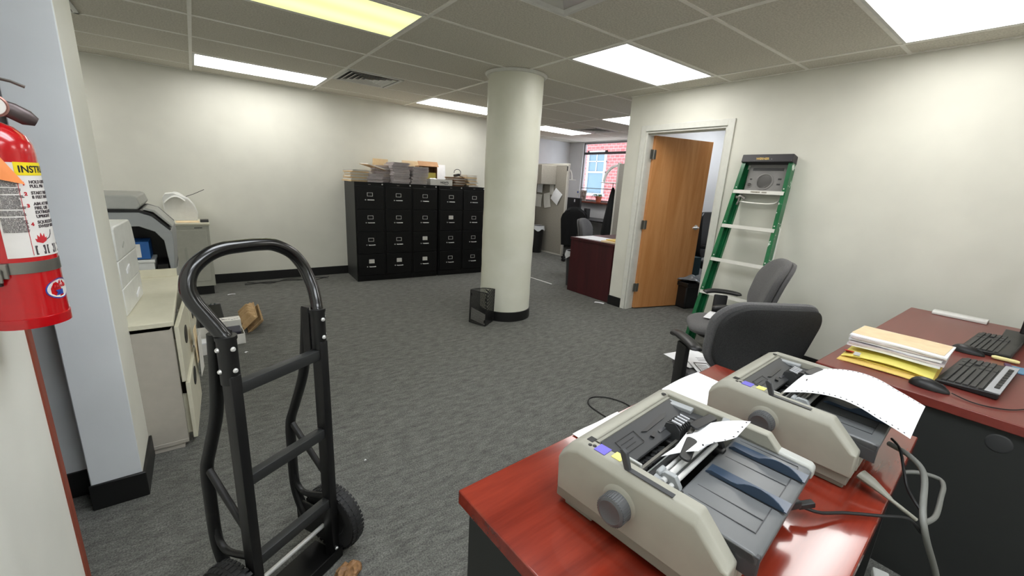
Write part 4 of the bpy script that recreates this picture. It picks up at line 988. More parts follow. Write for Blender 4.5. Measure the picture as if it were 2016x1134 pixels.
# ================================================================== CHAIRS
def task_chair(label, loc, rz, m_seat, m_back, arms=True, seat_z=0.47, top=0.97, group=None, back_w=0.46, lean=0.16, backcurve=0.06, off=0.0, rad=0.17):
    t = thing('office_chair', label, 'chair', loc, rz=rz, group=group)
    def slab(w_, d_, th, r_, n=14, puff=0.35):
        """rounded cushion made of stacked rounded rectangles"""
        return w_, d_
    # seat cushion
    s = MB(); prof = [(0.0,0.86),(0.25,0.97),(0.55,1.0),(0.80,0.97),(0.95,0.88),(1.0,0.74)]
    rings = []
    for (h_, k_) in prof:
        pts = roundrect(0.49*k_, 0.47*k_, 0.15*k_, 6)
        rings.append([s.bm.verts.new((x, y+0.02, seat_z-0.075+0.075*h_ - (0.018 if y > 0.12 else 0)*(y-0.12)/0.12*(1 if y > 0.12 else 0))) for x, y in pts])
    for a, b in zip(rings[:-1], rings[1:]):
        for i in range(len(a)): s.bm.faces.new([a[i], a[(i+1) % len(a)], b[(i+1) % len(a)], b[i]])
    s.bm.faces.new(rings[0][::-1]); s.bm.faces.new(rings[-1])
    s.build('seat', m_seat, t, smooth=True, sub=1)
    MB().prism(roundrect(0.40,0.38,0.12), 'z', seat_z-0.095, seat_z-0.076).build('seat_shell', M_bplas, t)
    # backrest: cushion (front) and fabric shell (rear)
    bz0, bz1 = seat_z+0.05, top; bh = bz1-bz0
    def backslab(k0, y0, y1, name, m, grow):
        b = MB(); rs = []
        seq = [(0.0,grow*0.90),(0.15,grow*0.975),(0.5,grow),(0.85,grow*0.975),(1.0,grow*0.90)]
        for (q, kk) in seq:
            pts = roundrect(back_w*kk, bh*kk, rad*kk, 8)
            ring = []
            for x, z in pts:
                zz_ = z + (bz0+bz1)/2; f_ = (zz_-bz0)/bh
                wx = 1.0 - 0.17*(1-f_)**2 - 0.03*f_
                yy = -0.215 - off - (zz_-bz0)*lean*1.0 + backcurve*((x/(back_w/2))**2)*0.8 + 0.02*math.sin(f_*PI)
                ring.append(b.bm.verts.new((x*wx, yy + y0+(y1-y0)*q, zz_)))
            rs.append(ring)
        for a, c in zip(rs[:-1], rs[1:]):
            for i in range(len(a)): b.bm.faces.new([a[i], a[(i+1) % len(a)], c[(i+1) % len(a)], c[i]])
        b.bm.faces.new(rs[0][::-1]); b.bm.faces.new(rs[-1])
        return b.build(name, m, t, smooth=True, sub=1)
    backslab(1, -0.002, 0.060, 'backrest_cushion', m_seat, 1.0)
    backslab(1, -0.036, 0.004, 'backrest_shell', m_back, 0.93)
    MB().tube(smoothpath([(0,-0.06,seat_z-0.10),(0,-0.20,seat_z-0.09),(0,-0.262,seat_z-0.02),(0,-0.268,seat_z+0.10),(0,-0.285,seat_z+0.20)],5), 0.022, 10, flat=1.8).build('back_bracket', M_bplas, t, smooth=True)
    MB().rbox((0,-0.01,seat_z-0.125),(0.15,0.24,0.05),(0,0,0),0.01).build('tilt_mechanism', M_bplas, t)
    MB().cyl((0,0,0.09),(0,0,seat_z-0.12),0.025,16).cyl((0,0,0.06),(0,0,0.22),0.034,16).build('gas_column', M_bplas, t, smooth=True)
    for k in range(5):
        a = 2*PI*k/5+0.3; c_, s_ = math.cos(a), math.sin(a)
        lg = MB().tube([(0.02*c_,0.02*s_,0.105),(0.15*c_,0.15*s_,0.100),(0.28*c_,0.28*s_,0.075)], 0.02, 10, rs=[0.026,0.021,0.016]).build('base_leg', M_bplas, t, smooth=True)
        MB().cyl((0.275*c_-0.012*s_-0.0,0.275*s_+0.012*c_,0.028),(0.275*c_-0.030*s_,0.275*s_+0.030*c_,0.028),0.027,16).cyl((0.275*c_+0.012*s_,0.275*s_-0.012*c_,0.028),(0.275*c_+0.030*s_,0.275*s_-0.030*c_,0.028),0.027,16).cyl((0.275*c_,0.275*s_,0.025),(0.275*c_,0.275*s_,0.075),0.008,8).build('caster', M_bplas, lg, smooth=True)
    if arms:
        for sx in (-1, 1):
            x = sx*0.265
            ar = MB().box((x-0.014,-0.050,seat_z-0.13),(x+0.014,0.050,seat_z+0.145), None, 0.008)
            ar.box((x-sx*0.17-0.01,-0.035,seat_z-0.112),(x,0.035,seat_z-0.096), None, 0.003) if sx > 0 else ar.box((x,-0.035,seat_z-0.112),(x+0.18,0.035,seat_z-0.096), None, 0.003)
            ao = ar.build('arm_post', M_bplas, t, smooth=True)
            MB().tube(smoothpath([(x,-0.125,seat_z+0.158),(x,-0.115,seat_z+0.168),(x,-0.04,seat_z+0.180),(x,0.05,seat_z+0.180),(x-sx*0.006,0.11,seat_z+0.166),(x-sx*0.008,0.125,seat_z+0.152)],5), 0.024, 14, flat=1.0, rs=None).build('arm_pad', M_bplas, ao, smooth=True, M=Matrix.Translation((x,0,seat_z+0.165)) @ Matrix.Diagonal((1.45,1,0.72,1)) @ Matrix.Translation((-x,0,-seat_z-0.165)))
    return t
task_chair('large grey office chair seen from behind, between the two cherry desks', (2.25, 0.95, 0), D(-33), M_gfab, M_gfab_shade, top=0.935, back_w=0.56, backcurve=0.06, lean=0.24, off=0.01, rad=0.14)
task_chair('grey office chair turned sideways in front of the green ladder', (3.12, 1.40, 0), D(36), M_gfab, M_gfab, top=0.985, back_w=0.46, lean=0.24, off=0.03)
task_chair('grey office chair behind the mahogany desk in the far area', (4.98, 4.42, 0), D(200), M_gfab, M_gfab, top=0.93, arms=True)
task_chair('black office chair with a black garment over it, beside the partition end', (5.80, 5.62, 0), D(-60), M_coat, M_coat, top=1.02, arms=True)
gm = thing('black_garment', 'black garment draped over the chair beside the partition end', 'garment', (5.80, 5.62, 0), rz=D(-60))
def gf(u, v):
    x = (u-0.5)*0.50*min(1.0, 0.72+1.6*v); z = 1.045-0.72*v-0.10*(2*abs(u-0.5))**3*(1-v); y = -0.365+0.10*v+0.012*math.sin(u*22)*v
    if v < 0.08: y += 0.05*(1-v/0.08)
    return (x*(1-0.1*v), y, z)
MB().grid(gf, 30, 14, 0.008).build('cloth', M_coat, gm, smooth=True)
# papers on the chair seats
def print_sheet(name, label, loc, rz, w_, h_, tilt=0.0, table=False):
    t = thing(name, label, 'paper', loc, rot=(tilt, 0, rz))
    MB().grid(lambda u,v: ((u-0.5)*w_, (v-0.5)*h_, 0.0012+0.003*math.sin(u*2.5)), 6, 6, 0.001).build('sheet', M_paper, t, smooth=True)
    pr = MB()
    if table:
        for a in (-0.42, -0.12): pr.box((a*w_,-0.40*h_,0.0046),(a*w_+0.004,0.05*h_,0.0052))
        for a in (-0.40, 0.05): pr.box((-0.42*w_,a*h_,0.0046),(-0.12*w_,a*h_+0.004,0.0052))
        for q in range(6): pr.box((-0.38*w_,(-0.34+0.06*q)*h_,0.0046),(-0.17*w_,(-0.33+0.06*q)*h_,0.0052))
        pr.box((-0.42*w_,0.07*h_,0.0046),(0.4*w_,0.078*h_,0.0052))
        for q in range(5): pr.box((0.0,(-0.3+0.06*q)*h_,0.0046),((0.1+0.05*(q % 3))*w_,(-0.29+0.06*q)*h_,0.0052))
    for q in range(3): pr.box((-0.25*w_,(0.18+0.07*q)*h_,0.0046),(0.0,(0.188+0.07*q)*h_,0.0052))
    pr.build('print', M_ink, t); return t
print_sheet('printed_form', 'printed white form with a boxed table on the seat of the nearer grey chair', (2.20, 1.00, 0.479), D(-40), 0.24, 0.30, table=True)
print_sheet('printed_form', 'white sheet sticking out past the armrest of the nearer grey chair', (2.21, 1.13, 0.472), D(-14), 0.24, 0.20)
print_sheet('blank_sheet', 'white sheets on the seat of the chair by the ladder', (3.19, 1.42, 0.478), D(15), 0.22, 0.28)

# ================================================================== GREEN STEP LADDER leaning on the right wall
ld = thing('step_ladder', 'green fibreglass step ladder with paint splashes leaning on the right wall', 'ladder', (3.575, 1.67, 0.0), rot=(0, D(12.4), 0))
LT = 1.80
def half(z): return 0.275 - (0.275-0.195)*z/LT       # half width of the front rails
for sgn, mm in ((1, M_green), (-1, M_green2)):
    r_ = MB(); N = 8
    for (a0, a1, b0, b1) in ((0.0,0.070,0.0,0.006), (0.0,0.005,-0.026,0.0), (0.065,0.070,-0.026,0.0)):
        V = []
        for z in (0.03, LT-0.05):
            y = sgn*half(z)
            for (x_, y_) in ((a0,b0),(a1,b0),(a1,b1),(a0,b1)): V.append(r_.bm.verts.new((x_, y+sgn*y_, z)))
        for f_ in ((0,1,2,3),(7,6,5,4),(0,4,5,1),(1,5,6,2),(2,6,7,3),(3,7,4,0)): r_.bm.faces.new([V[i] for i in f_])
    r_.build('front_rail', mm, ld)
    y0, y1 = sgn*(half(0)-0.03), sgn*(half(LT)-0.018)
    q_ = MB(); V = []
    for z, y in ((0.02,y0),(LT-0.06,y1)):
        for (x_, y_) in ((0.082,-0.012),(0.112,-0.012),(0.112,0.014),(0.082,0.014)): V.append(q_.bm.verts.new((x_+0.012*(1-z/LT), y+sgn*y_, z)))
    for f_ in ((0,1,2,3),(7,6,5,4),(0,4,5,1),(1,5,6,2),(2,6,7,3),(3,7,4,0)): q_.bm.faces.new([V[i] for i in f_])
    q_.build('rear_rail', mm, ld)
    MB().box((-0.006,sgn*half(0)-0.02,0.0),(0.076,sgn*half(0)+0.02,0.05)).build('foot', M_bplas, ld, bev=0.004)
    MB().tube([(0.075,sgn*(half(1.18)+0.008),1.20),(0.085,sgn*(half(0.95)+0.012),0.86)], 0.006, 8, flat=2.0).build('spreader', M_alu, ld)
    rv = MB()
    for k in range(1, 6):
        z = k*0.313
        for dx in (0.018, 0.05): rv.lathe([(0,0.004),(0.004,0.003),(0.005,0)], seg=8, M=Matrix.Translation((dx, sgn*(half(z)+0.006), z-0.02)) @ Matrix.Rotation(-sgn*PI/2,4,'X'))
        rv.lathe([(0,0.004),(0.005,0.003),(0.006,0)], seg=8, M=Matrix.Translation((0, sgn*(half(z)-0.012), z-0.05)) @ Matrix.Rotation(-PI/2,4,'Y'))
    rv.build('rivets', M_alu, ld)
for k in range(1, 6):
    z = k*0.313-0.075; hw = half(z)-0.002
    st = MB().box((-0.006,-hw,z-0.004),(0.078,hw,z), Matrix.Rotation(D(0),4,'Y')).box((-0.010,-hw,z-0.030),(-0.006,hw,z+0.001)).box((0.074,-hw,z-0.020),(0.078,hw,z))
    for q in range(7): st.box((0.002+q*0.010,-hw,z),(0.006+q*0.010,hw,z+0.0016))
    so = st.build('step', M_alu, ld)
    if k == 5:
        MB().box((-0.0112,-0.02,z-0.020),(-0.0102,0.055,z-0.008)).build('step_label', mat('worn step label', rgb(112,104,90), 0.5, col2=rgb(170,164,150), scale=90), so)
        MB().box((-0.0112,-0.075,z-0.020),(-0.0102,-0.035,z-0.008)).build('step_label', mat('faded step label', rgb(150,146,136), 0.5), so)
cp = MB(); cp.prism([(-0.022,LT-0.068),(-0.022,LT),(0.135,LT),(0.135,LT-0.05),(0.10,LT-0.068)], 'y', -0.205, 0.205)
cpo = cp.build('top_cap', M_cap, ld, bev=0.006)
text_part('lettering', 'WERNER', 0.026, mat('gold lettering', rgb(214,180,96), 0.5), cpo, face_M((-0.0225,0.03,LT-0.048),(0,-1,0),(0,0,1)), bold=0.0008)
# moulded tool shelf behind the rails, folded flat
sh = MB(); sh.box((0.060,-0.165,1.475),(0.068,0.150,1.735))
sh.lathe([(0.070,0),(0.075,0.004),(0.062,0.006),(0.060,0.0)], seg=32, M=Matrix.Translation((0.060,0.0,1.585)) @ Matrix.Rotation(-PI/2,4,'Y'))
sh.lathe([(0.022,0),(0.025,0.004),(0.018,0.006),(0.017,0.0)], seg=24, M=Matrix.Translation((0.060,0.115,1.552)) @ Matrix.Rotation(-PI/2,4,'Y'))
sho = sh.build('tool_shelf', mat('grey shelf plastic', rgb(128,126,124), 0.5), ld, bev=0.002)
ho = MB().rbox((0.059,-0.005,1.692),(0.003,0.25,0.022),(0.0,0,0),0.001)
for z in (1.565, 1.61): ho.rbox((0.059,-0.118,z),(0.003,0.026,0.012),(0,0,0),0.001)
ho.rbox((0.059,0.115,1.605),(0.003,0.018,0.010),(0,0,0),0.001)
ho.build('shelf_slots', M_bplas, sho)
MB().tube(smoothpath([(0.02,0.185,1.44),(0.012,0.165,1.425),(0.01,0.14,1.44),(0.02,0.10,1.42)],5), 0.008, 8, flat=1.5).tube(smoothpath([(0.015,0.150,1.43),(0.005,0.142,1.40),(0.0,0.145,1.375),(0.006,0.150,1.36)],5), 0.008, 8).build('spreader_lock', M_steel, ld, smooth=True)
MB().tube(smoothpath([(0.06,0.16,1.40),(0.03,0.14,1.395),(0.02,0.0,1.385),(0.03,-0.14,1.395),(0.06,-0.17,1.45)],5), 0.007, 8).build('front_spreader', M_alu, ld, smooth=True)

# ================================================================== OFFICE BEHIND THE DOOR
oc = thing('black_chair', 'black high backed chair seen through the open doorway', 'chair', (5.62, 2.70, 0), rz=D(8))
MB().prism(roundrect(0.46,0.62,0.10), 'y', -0.02, 0.08, Matrix.Translation((0,0.26,0.86)) @ Matrix.Rotation(-0.08,4,'X')).build('backrest', M_bplas, oc, bev=0.015)
MB().prism(roundrect(0.48,0.46,0.10), 'z', 0.42, 0.52).build('seat', M_bplas, oc, bev=0.015)
for s in (-1, 1):
    MB().box((s*0.27-0.03,-0.16,0.70),(s*0.27+0.03,0.20,0.745), None, 0.01).box((s*0.27-0.015,-0.02,0.46),(s*0.27+0.015,0.05,0.70)).build('armrest', M_bplas, oc, smooth=True)
MB().cyl((0,0,0.05),(0,0,0.42),0.03,14).build('column', M_bplas, oc)
MB().cyl((0,0,0.0),(0,0,0.05),0.25,20,r2=0.1).build('base', M_bplas, oc)
bx_ = thing('storage_carton', 'dark teal carton with a pale printed label, seen through the doorway', 'box', (5.03, 2.90, 0.337), rz=D(-12))
MB().box((-0.16,-0.13,0),(0.16,0.13,0.27)).build('carton_body', mat('dark teal card', rgb(34,58,66), 0.6), bx_, bev=0.003)
lb2 = MB().box((-0.165,-0.10,0.04),(-0.1605,0.105,0.235)).build('label', mat('grey label', rgb(178,178,172), 0.6), bx_)
text_part('lettering', 'QUALITY', 0.052, M_inkb, lb2, face_M((-0.1655,0.0,0.062),(0,-1,0),(0,0,1)), bold=0.001, sx=0.9)
ll = MB().box((-0.1665,-0.085,0.185),(-0.1655,0.07,0.197)).box((-0.1665,-0.085,0.145),(-0.1655,0.085,0.157)); ll.build('print_lines', mat('olive ink', rgb(96,92,70), 0.6), lb2)
cr2 = thing('black_crate', 'black crate on the office floor under the grey plastic bag', 'crate', (5.02, 2.80, 0), rz=D(-12))
MB().box((-0.26,-0.24,0.0),(0.20,0.22,0.33)).build('crate_body', M_bplas, cr2, bev=0.02)
MB().box((-0.28,-0.26,0.28),(0.22,0.24,0.335)).build('rim', M_bplas, cr2, bev=0.008)
gb = thing('plastic_bag', 'crumpled grey plastic bag draped over the black crate in the doorway', 'bag', (4.86, 2.62, 0.336))
rb_ = random.Random(4)
ph = [rb_.random()*6 for _ in range(6)]
MB().grid(lambda u,v: ((u-0.5)*0.30, (v-0.5)*0.30, max(0.003, 0.055+0.030*math.sin(u*9+ph[0])*math.sin(v*7+ph[1])+0.016*math.sin(u*21+ph[2]+v*9)-0.05*(2*abs(v-0.5))**2)), 26, 26, 0.002).build('bag_film', M_greybag, gb, smooth=True)

# ================================================================== window corner
def far_desk():
    t = thing('corner_desk', 'black topped desk under the far window', 'desk', (6.62, 5.60, 0))
    MB().box((-0.10,-0.35,0.72),(0.58,1.75,0.75)).build('desktop', M_bplas, t, bev=0.002)
    for y in (-0.30, 1.68): MB().box((-0.06,y,0),(0.55,y+0.03,0.72)).build('end_panel', M_bplas2, t)
far_desk()
mo = thing('monitor', 'black computer monitor on the desk left of the far window', 'monitor', (6.72, 6.72, 0.75), rz=D(-8))
MB().box((-0.02,-0.27,0.07),(0.03,0.27,0.42)).build('screen_housing', M_bplas, mo, bev=0.006)
MB().box((0.0,-0.03,0.0),(0.03,0.03,0.08)).box((-0.08,-0.12,0),(0.10,0.12,0.012)).build('stand', M_bplas, mo)
MB().box((-0.023,-0.10,0.33),(-0.0202,-0.06,0.39)).build('sticky_note', M_paper, mo)
sp = thing('speaker', 'small dark desktop speaker between the monitor and window wall', 'speaker', (6.78, 6.33, 0.75))
MB().box((-0.05,-0.05,0),(0.05,0.05,0.22)).build('case', M_bplas2, sp, bev=0.008); MB().lathe([(0,0.002),(0.035,0.004),(0.038,0)], seg=20, M=Matrix.Translation((-0.0505,0,0.14)) @ Matrix.Rotation(-PI/2,4,'Y')).build('cone', M_bplas, sp)
pf = thing('photo_frame', 'framed picture standing on the window sill left of the red pot', 'picture frame', (7.17, 6.86, 1.10), rz=D(5))
MB().rbox((0,0,0.12),(0.015,0.17,0.24),(0,0.10,0),0.003).build('frame', mat('pewter frame', rgb(160,154,146), 0.4), pf)
MB().rbox((-0.0095,0,0.12),(0.004,0.12,0.19),(0,0.10,0)).build('picture', mat('picture print', rgb(112,92,84), 0.5, col2=rgb(190,180,176), scale=14), pf)
fp_ = thing('plant_pot', 'red terracotta pot with a trailing plant on the far window sill', 'potted plant', (7.17, 6.385, 1.10))
MB().lathe([(0,0),(0.050,0),(0.066,0.10),(0.076,0.10),(0.076,0.13),(0.066,0.13),(0.062,0.11),(0,0.11)], seg=24).build('pot', M_terra, fp_, smooth=True)
lf_ = MB(); rl = random.Random(8)
for q in range(16):
    a = rl.random()*2*PI; L_ = 0.06+0.08*rl.random()
    p0 = Vector((0.03*math.cos(a),0.03*math.sin(a),0.12)); p1 = p0+Vector((L_*0.6*math.cos(a),L_*0.6*math.sin(a),0.05)); p2 = p0+Vector((L_*math.cos(a),L_*math.sin(a),-0.01))
    lf_.tube(smoothpath([p0,p1,p2],4), 0.006, 6, rs=[0.002,0.004,0.007,0.010,0.012,0.010,0.008,0.005,0.001], flat=0.25)
lf_.build('leaves', M_leaf, fp_, smooth=True)
bt_ = thing('glass_bottle', 'clear glass bottle on the far window sill between the picture and pot', 'bottle', (7.18, 6.60, 1.10))
MB().lathe([(0,0),(0.035,0),(0.038,0.02),(0.036,0.14),(0.014,0.19),(0.014,0.23),(0,0.23)], seg=20).build('bottle', M_clear, bt_, smooth=True)
fl_ = thing('flower_ornament', 'white and blue flower ornament at the left end of the window sill', 'ornament', (7.16, 7.03, 1.10))
fm = MB()
for q in range(7):
    a = 2*PI*q/7; fm.lathe([(0,-0.006),(0.030,0),(0,0.006)], seg=12, M=Matrix.Translation((0,0.045*math.cos(a),0.19+0.045*math.sin(a))) @ Matrix.Rotation(PI/2,4,'Y'))
fm.cyl((0,0,0.0),(0,0,0.15),0.006,8); fm.cyl((0,0,0),(0,0,0.02),0.03,16)
fm.build('petals', M_wplas, fl_, smooth=True); MB().lathe([(0,-0.012),(0.024,0),(0,0.012)], seg=16, M=Matrix.Translation((0,0,0.19)) @ Matrix.Rotation(PI/2,4,'Y')).build('centre', M_inkblue, fl_, smooth=True)
# second partition end with white arc shelf and hanging coat
p2 = thing('cubicle_partition', 'grey partition edge beside the wall corner, carrying the white arc shelf', 'partition', (6.02, 4.30, 0))
MB().box((0,0,0.03),(0.05,0.66,1.84)).build('panel', M_panel, p2)
MB().box((-0.004,0.66,0),(0.054,0.69,1.86)).box((-0.002,0,0),(0.052,0.66,0.03)).build('edge_frame', M_postm, p2)
arc = [(0.70+0.30*(1-math.cos(a))*1.0, 1.82-0.31*math.sin(a)*1.0) for a in [k*PI/2/10 for k in range(11)]]
ap = [(0.69+0.32*math.sin(a), 1.52+0.31*math.cos(a)) for a in [k*PI/2/10 for k in range(11)]]
ap2 = [(0.69+0.285*math.sin(a), 1.52+0.275*math.cos(a)) for a in [k*PI/2/10 for k in range(10,-1,-1)]]
MB().prism(ap+ap2, 'x', 0.01, 0.04).build('shelf_arc', M_wplas, p2)
MB().box((0.0,0.69,1.50),(0.24,1.05,1.515)).build('shelf', M_wplas, p2, bev=0.002)
ct = thing('hanging_coat', 'black coat hanging from a hook below the far window, by the wall corner', 'coat', (6.22, 5.22, 0))
def cf(u, v):
    a = u*2*PI; w_ = 0.02+0.20*min(1, v*1.15)**0.8; d_ = 0.015+0.055*min(1, v*1.5)
    return (d_*math.sin(a)*(1+0.12*math.sin(a*6)), w_*math.cos(a)*(1+0.05*math.sin(a*9))-0.01-0.05*v, 1.43-0.98*v)
MB().grid(cf, 40, 16).build('coat_body', M_coat, ct, smooth=True)
MB().tube([(0,0,1.42),(0,0.0,1.50)], 0.006, 8).build('hanging_loop', M_bplas, ct)

# ================================================================== CHERRY DESK with the two printers
dk = thing('desk', 'glossy cherry desk in the foreground carrying the two dot matrix printers', 'desk', (0.394, 0.668, 0), rz=D(2.5))
MB().box((0,-0.60,0.705),(1.215,0,0.74)).build('desktop', M_cherry, dk, bev=0.003)
MB().box((0.022,-0.585,0.0),(0.045,-0.015,0.705)).build('end_panel', M_deskside, dk)
MB().box((1.17,-0.585,0.0),(1.193,-0.015,0.705)).build('end_panel', M_deskside, dk)
MB().box((0.045,-0.05,0.25),(1.17,-0.032,0.705)).build('modesty_panel', M_deskside, dk)

def printer(label, loc, rz):
    t = thing('dot_matrix_printer', label, 'printer', loc, rz=rz)
    Wd, Dp = 0.392, 0.345
    # base pan with feet
    b = MB().prism([(0.0,0.012),(0.0,0.036),(-Dp+0.005,0.036),(-Dp+0.005,0.012)], 'x', 0.006, Wd-0.006)
    for x in (0.012, Wd-0.062):
        for y in (-0.09, -0.335): b.box((x,y,0.0),(x+0.05,y+0.07,0.012))
    b.build('base_pan', M_print2, t, bev=0.003)
    # side cheeks
    prof = [(-0.004,0.037),(0.0,0.118),(-0.022,0.150),(-0.046,0.161),(-0.285,0.161),(-0.335,0.108),(-Dp,0.098),(-Dp,0.037)]
    for s, (x0, x1) in (('r',(0.0,0.040)), ('l',(Wd-0.034,Wd))):
        m = MB(); bm_ = m.bm; rings = []
        for q, (xx, ins) in enumerate([(x0, 1), (x0+0.013, 0), (x1, 0)] if s == 'r' else [(x0, 0), (x1-0.010, 0), (x1, 1)]):
            rings.append([bm_.verts.new((xx, y_, z_-(0.017 if ins and z_ > 0.13 else (0.010 if ins and z_ > 0.1 else 0)))) for y_, z_ in prof])
        for A_, B_ in zip(rings[:-1], rings[1:]):
            for i_ in range(len(A_)): bm_.faces.new([A_[i_], A_[(i_+1) % len(A_)], B_[(i_+1) % len(A_)], B_[i_]])
        bm_.faces.new(rings[0][::-1]); bm_.faces.new(rings[-1])
        m.build('side_cheek', M_print, t, bev=0.004, bseg=3)
    MB().prism([(-0.004,0.037),(0.0,0.118),(-0.022,0.150),(-0.044,0.160),(-0.056,0.158),(-0.056,0.037)], 'x', 0.034, Wd-0.030).build('front_cover', M_print, t, bev=0.004)
    # mechanism well
    w = MB().box((0.036,-0.30,0.037),(Wd-0.030,-0.054,0.075)); w.build('mechanism_floor', M_bplas, t)
    MB().prism([(-0.060,0.152),(-0.064,0.156),(-0.128,0.132),(-0.128,0.126)], 'x', 0.052, Wd-0.050).build('inner_panel', M_bplas2, t, bev=0.001)
    PM = Matrix.Translation((0,-0.096,0.1452)) @ Matrix.Rotation(0.353,4,'X')
    MB().prism([(0.165,0.004),(0.265,0.012),(0.285,0.008),(0.262,0.001),(0.180,-0.002)], 'z', 0, 0.002, PM).build('slot', M_bplas, t)
    MB().prism([(0.175,-0.014),(0.195,-0.010),(0.198,-0.018),(0.180,-0.022)], 'z', 0, 0.004, PM).build('catch', M_bplas, t)
    fr_ = MB()
    for (a_, b_) in (((0.080,-0.016),(0.150,-0.0145)),((0.080,0.0145),(0.150,0.016)),((0.080,-0.016),(0.0815,0.016)),((0.1485,-0.016),(0.150,0.016)),((0.088,-0.006),(0.130,-0.005)),((0.088,0.004),(0.136,0.005))): fr_.box((a_[0],a_[1],0.0003),(b_[0],b_[1],0.0012), PM)
    fr_.build('warning_outline', M_bplas, t)
    MB().rbox((0.225,-0.112,0.1400),(0.030,0.006,0.001),(0.36,0,0.0)).build('relief_mark', M_dark, t)
    # frame rails, platen, bail bars
    MB().box((0.046,-0.066,0.150),(Wd-0.046,-0.059,0.158)).build('frame_rail', M_print2, t)
    MB().cyl((0.045,-0.150,0.100),(Wd-0.04,-0.150,0.100),0.0075,14).build('guide_rod', M_chrome, t, smooth=True)
    MB().cyl((0.045,-0.168,0.110),(Wd-0.04,-0.168,0.110),0.0155,20).build('platen_roller', M_rubber, t, smooth=True)
    for y, z, r_ in ((-0.184,0.137,0.0040), (-0.198,0.141,0.0060), (-0.213,0.138,0.0048)):
        MB().cyl((0.060,y,z),(Wd-0.055,y,z),r_,14).build('bail_bar', M_chrome, t, smooth=True)
    MB().box((0.058,-0.209,0.120),(Wd-0.055,-0.191,0.127)).build('bail_plate', M_copier2, t, bev=0.001)
    MB().box((0.060,-0.146,0.118),(Wd-0.060,-0.140,0.124)).build('head_rail', M_steel, t)
    MB().box((0.060,-0.133,0.080),(Wd-0.060,-0.100,0.092)).build('ribbon_deck', M_dark, t, bev=0.002)
    cl_ = MB(); rq = random.Random(3)
    for q_ in range(9): cl_.rbox((0.10+0.014*q_, -0.118-0.010*rq.random(), 0.098),(0.009,0.010+0.010*rq.random(),0.008+0.012*rq.random()),(0,0,rq.random()),0.001)
    cl_.build('ribbon_gears', M_bplas2, t)
    # carriage with print head fins
    cr = MB().box((0.225,-0.150,0.085),(0.300,-0.098,0.118)); co = cr.build('carriage', M_bplas, t, bev=0.004)
    for k in range(6):
        MB().prism([(-0.150,0.112),(-0.146,0.146),(-0.132,0.158),(-0.112,0.152),(-0.104,0.118)], 'x', 0.238+k*0.0085, 0.2415+k*0.0085).build('head_fin', M_bplas2, co)
    cl = MB()
    for k in range(4): cl.rbox((0.243+k*0.013,-0.134,0.160),(0.005,0.022,0.003),(0.2,0,0.25))
    cl.build('head_clip', M_silverpl, co)
    MB().rbox((0.262,-0.165,0.140),(0.030,0.022,0.020),(0.4,0,0.2),0.003).build('ribbon_guide', mat('smoky plastic', rgb(90,88,84), 0.2), co)
    # gear box at the left end, hooks
    gb_ = MB().rbox((Wd-0.055,-0.128,0.128),(0.030,0.055,0.030),(0,0,0.2),0.004); gb_.cyl((Wd-0.095,-0.142,0.125),(Wd-0.080,-0.142,0.125),0.020,18)
    gb_.rbox((Wd-0.070,-0.180,0.142),(0.035,0.012,0.016),(0.3,0.2,0.5),0.002)
    gb_.build('drive_gears', M_bplas2, t)
    MB().rbox((Wd-0.048,-0.095,0.147),(0.022,0.06,0.010),(0,0,0.1),0.002).build('inner_bracket', M_copier2, t)
    MB().rbox((Wd-0.060,-0.205,0.160),(0.055,0.016,0.012),(0,0.2,0.25),0.003).build('paper_lever', M_copier2, t)
    # tractors
    for x in (0.075, 0.275):
        tr_ = MB().prism([(-0.228,0.118),(-0.228,0.138),(-0.216,0.156),(-0.196,0.156),(-0.184,0.146),(-0.180,0.124),(-0.200,0.116)], 'x', x-0.005, x+0.006); tr_.rbox((x-0.014,-0.190,0.140),(0.018,0.020,0.012),(0.5,0.2,0.2),0.002).rbox((x+0.002,-0.186,0.150),(0.024,0.010,0.010),(0.3,0,0),0.002)
        to = tr_.build('tractor_unit', M_copier2 if x < 0.1 else M_bplas, t, bev=0.0015)
        MB().cyl((x-0.012,-0.186,0.125),(x+0.014,-0.186,0.125),0.016,16).rbox((x-0.006,-0.222,0.124),(0.020,0.022,0.020),(0,0,0),0.003).build('sprocket', M_bplas, to, smooth=True)
    for x, a in ((0.165,0.25), (0.292,-0.15)):
        MB().prism(roundrect(0.085,0.022,0.009), 'z', 0, 0.006, Matrix.Translation((x,-0.196 if x < 0.2 else -0.172,0.160)) @ Matrix.Rotation(a,4,'Z') @ Matrix.Rotation(0.15,4,'X')).build('tractor_cover', M_bplas, t, bev=0.002)
    # knob on the right cheek
    kx = Matrix.Translation((-0.001,-0.150,0.090)) @ Matrix.Rotation(-PI/2,4,'Y')
    kn = MB().lathe([(0,0.026),(0.017,0.026),(0.022,0.028),(0.0275,0.026),(0.0285,0.004),(0.030,0.0),(0,0)], seg=40, M=kx)
    for k in range(36):
        kn.box((-0.0011,-0.0008,0.003),(0.0011,0.0020,0.025), kx @ Matrix.Rotation(2*PI*k/36,4,'Z') @ Matrix.Translation((0,0.0270,0)))
    kn.build('platen_knob', mat('grey knob plastic', rgb(82,83,84), 0.4), t, smooth=True)
    hump = MB().lathe([(0,0.004),(0.030,0.004),(0.040,-0.002),(0,-0.002)], seg=32, M=Matrix.Translation((0.001,-0.150,0.095)) @ Matrix.Rotation(-PI/2,4,'Y')).build('knob_collar', M_print, t, smooth=True)
    # lever, slot, stickers, latch
    MB().prism([(-0.160,0.150),(-0.148,0.152),(-0.130,0.192),(-0.136,0.197),(-0.146,0.192)], 'x', 0.012, 0.021).build('release_lever', M_dark, t, bev=0.002)
    MB().box((0.011,-0.240,0.1608),(0.022,-0.152,0.1622)).build('lever_slot', M_dark, t)
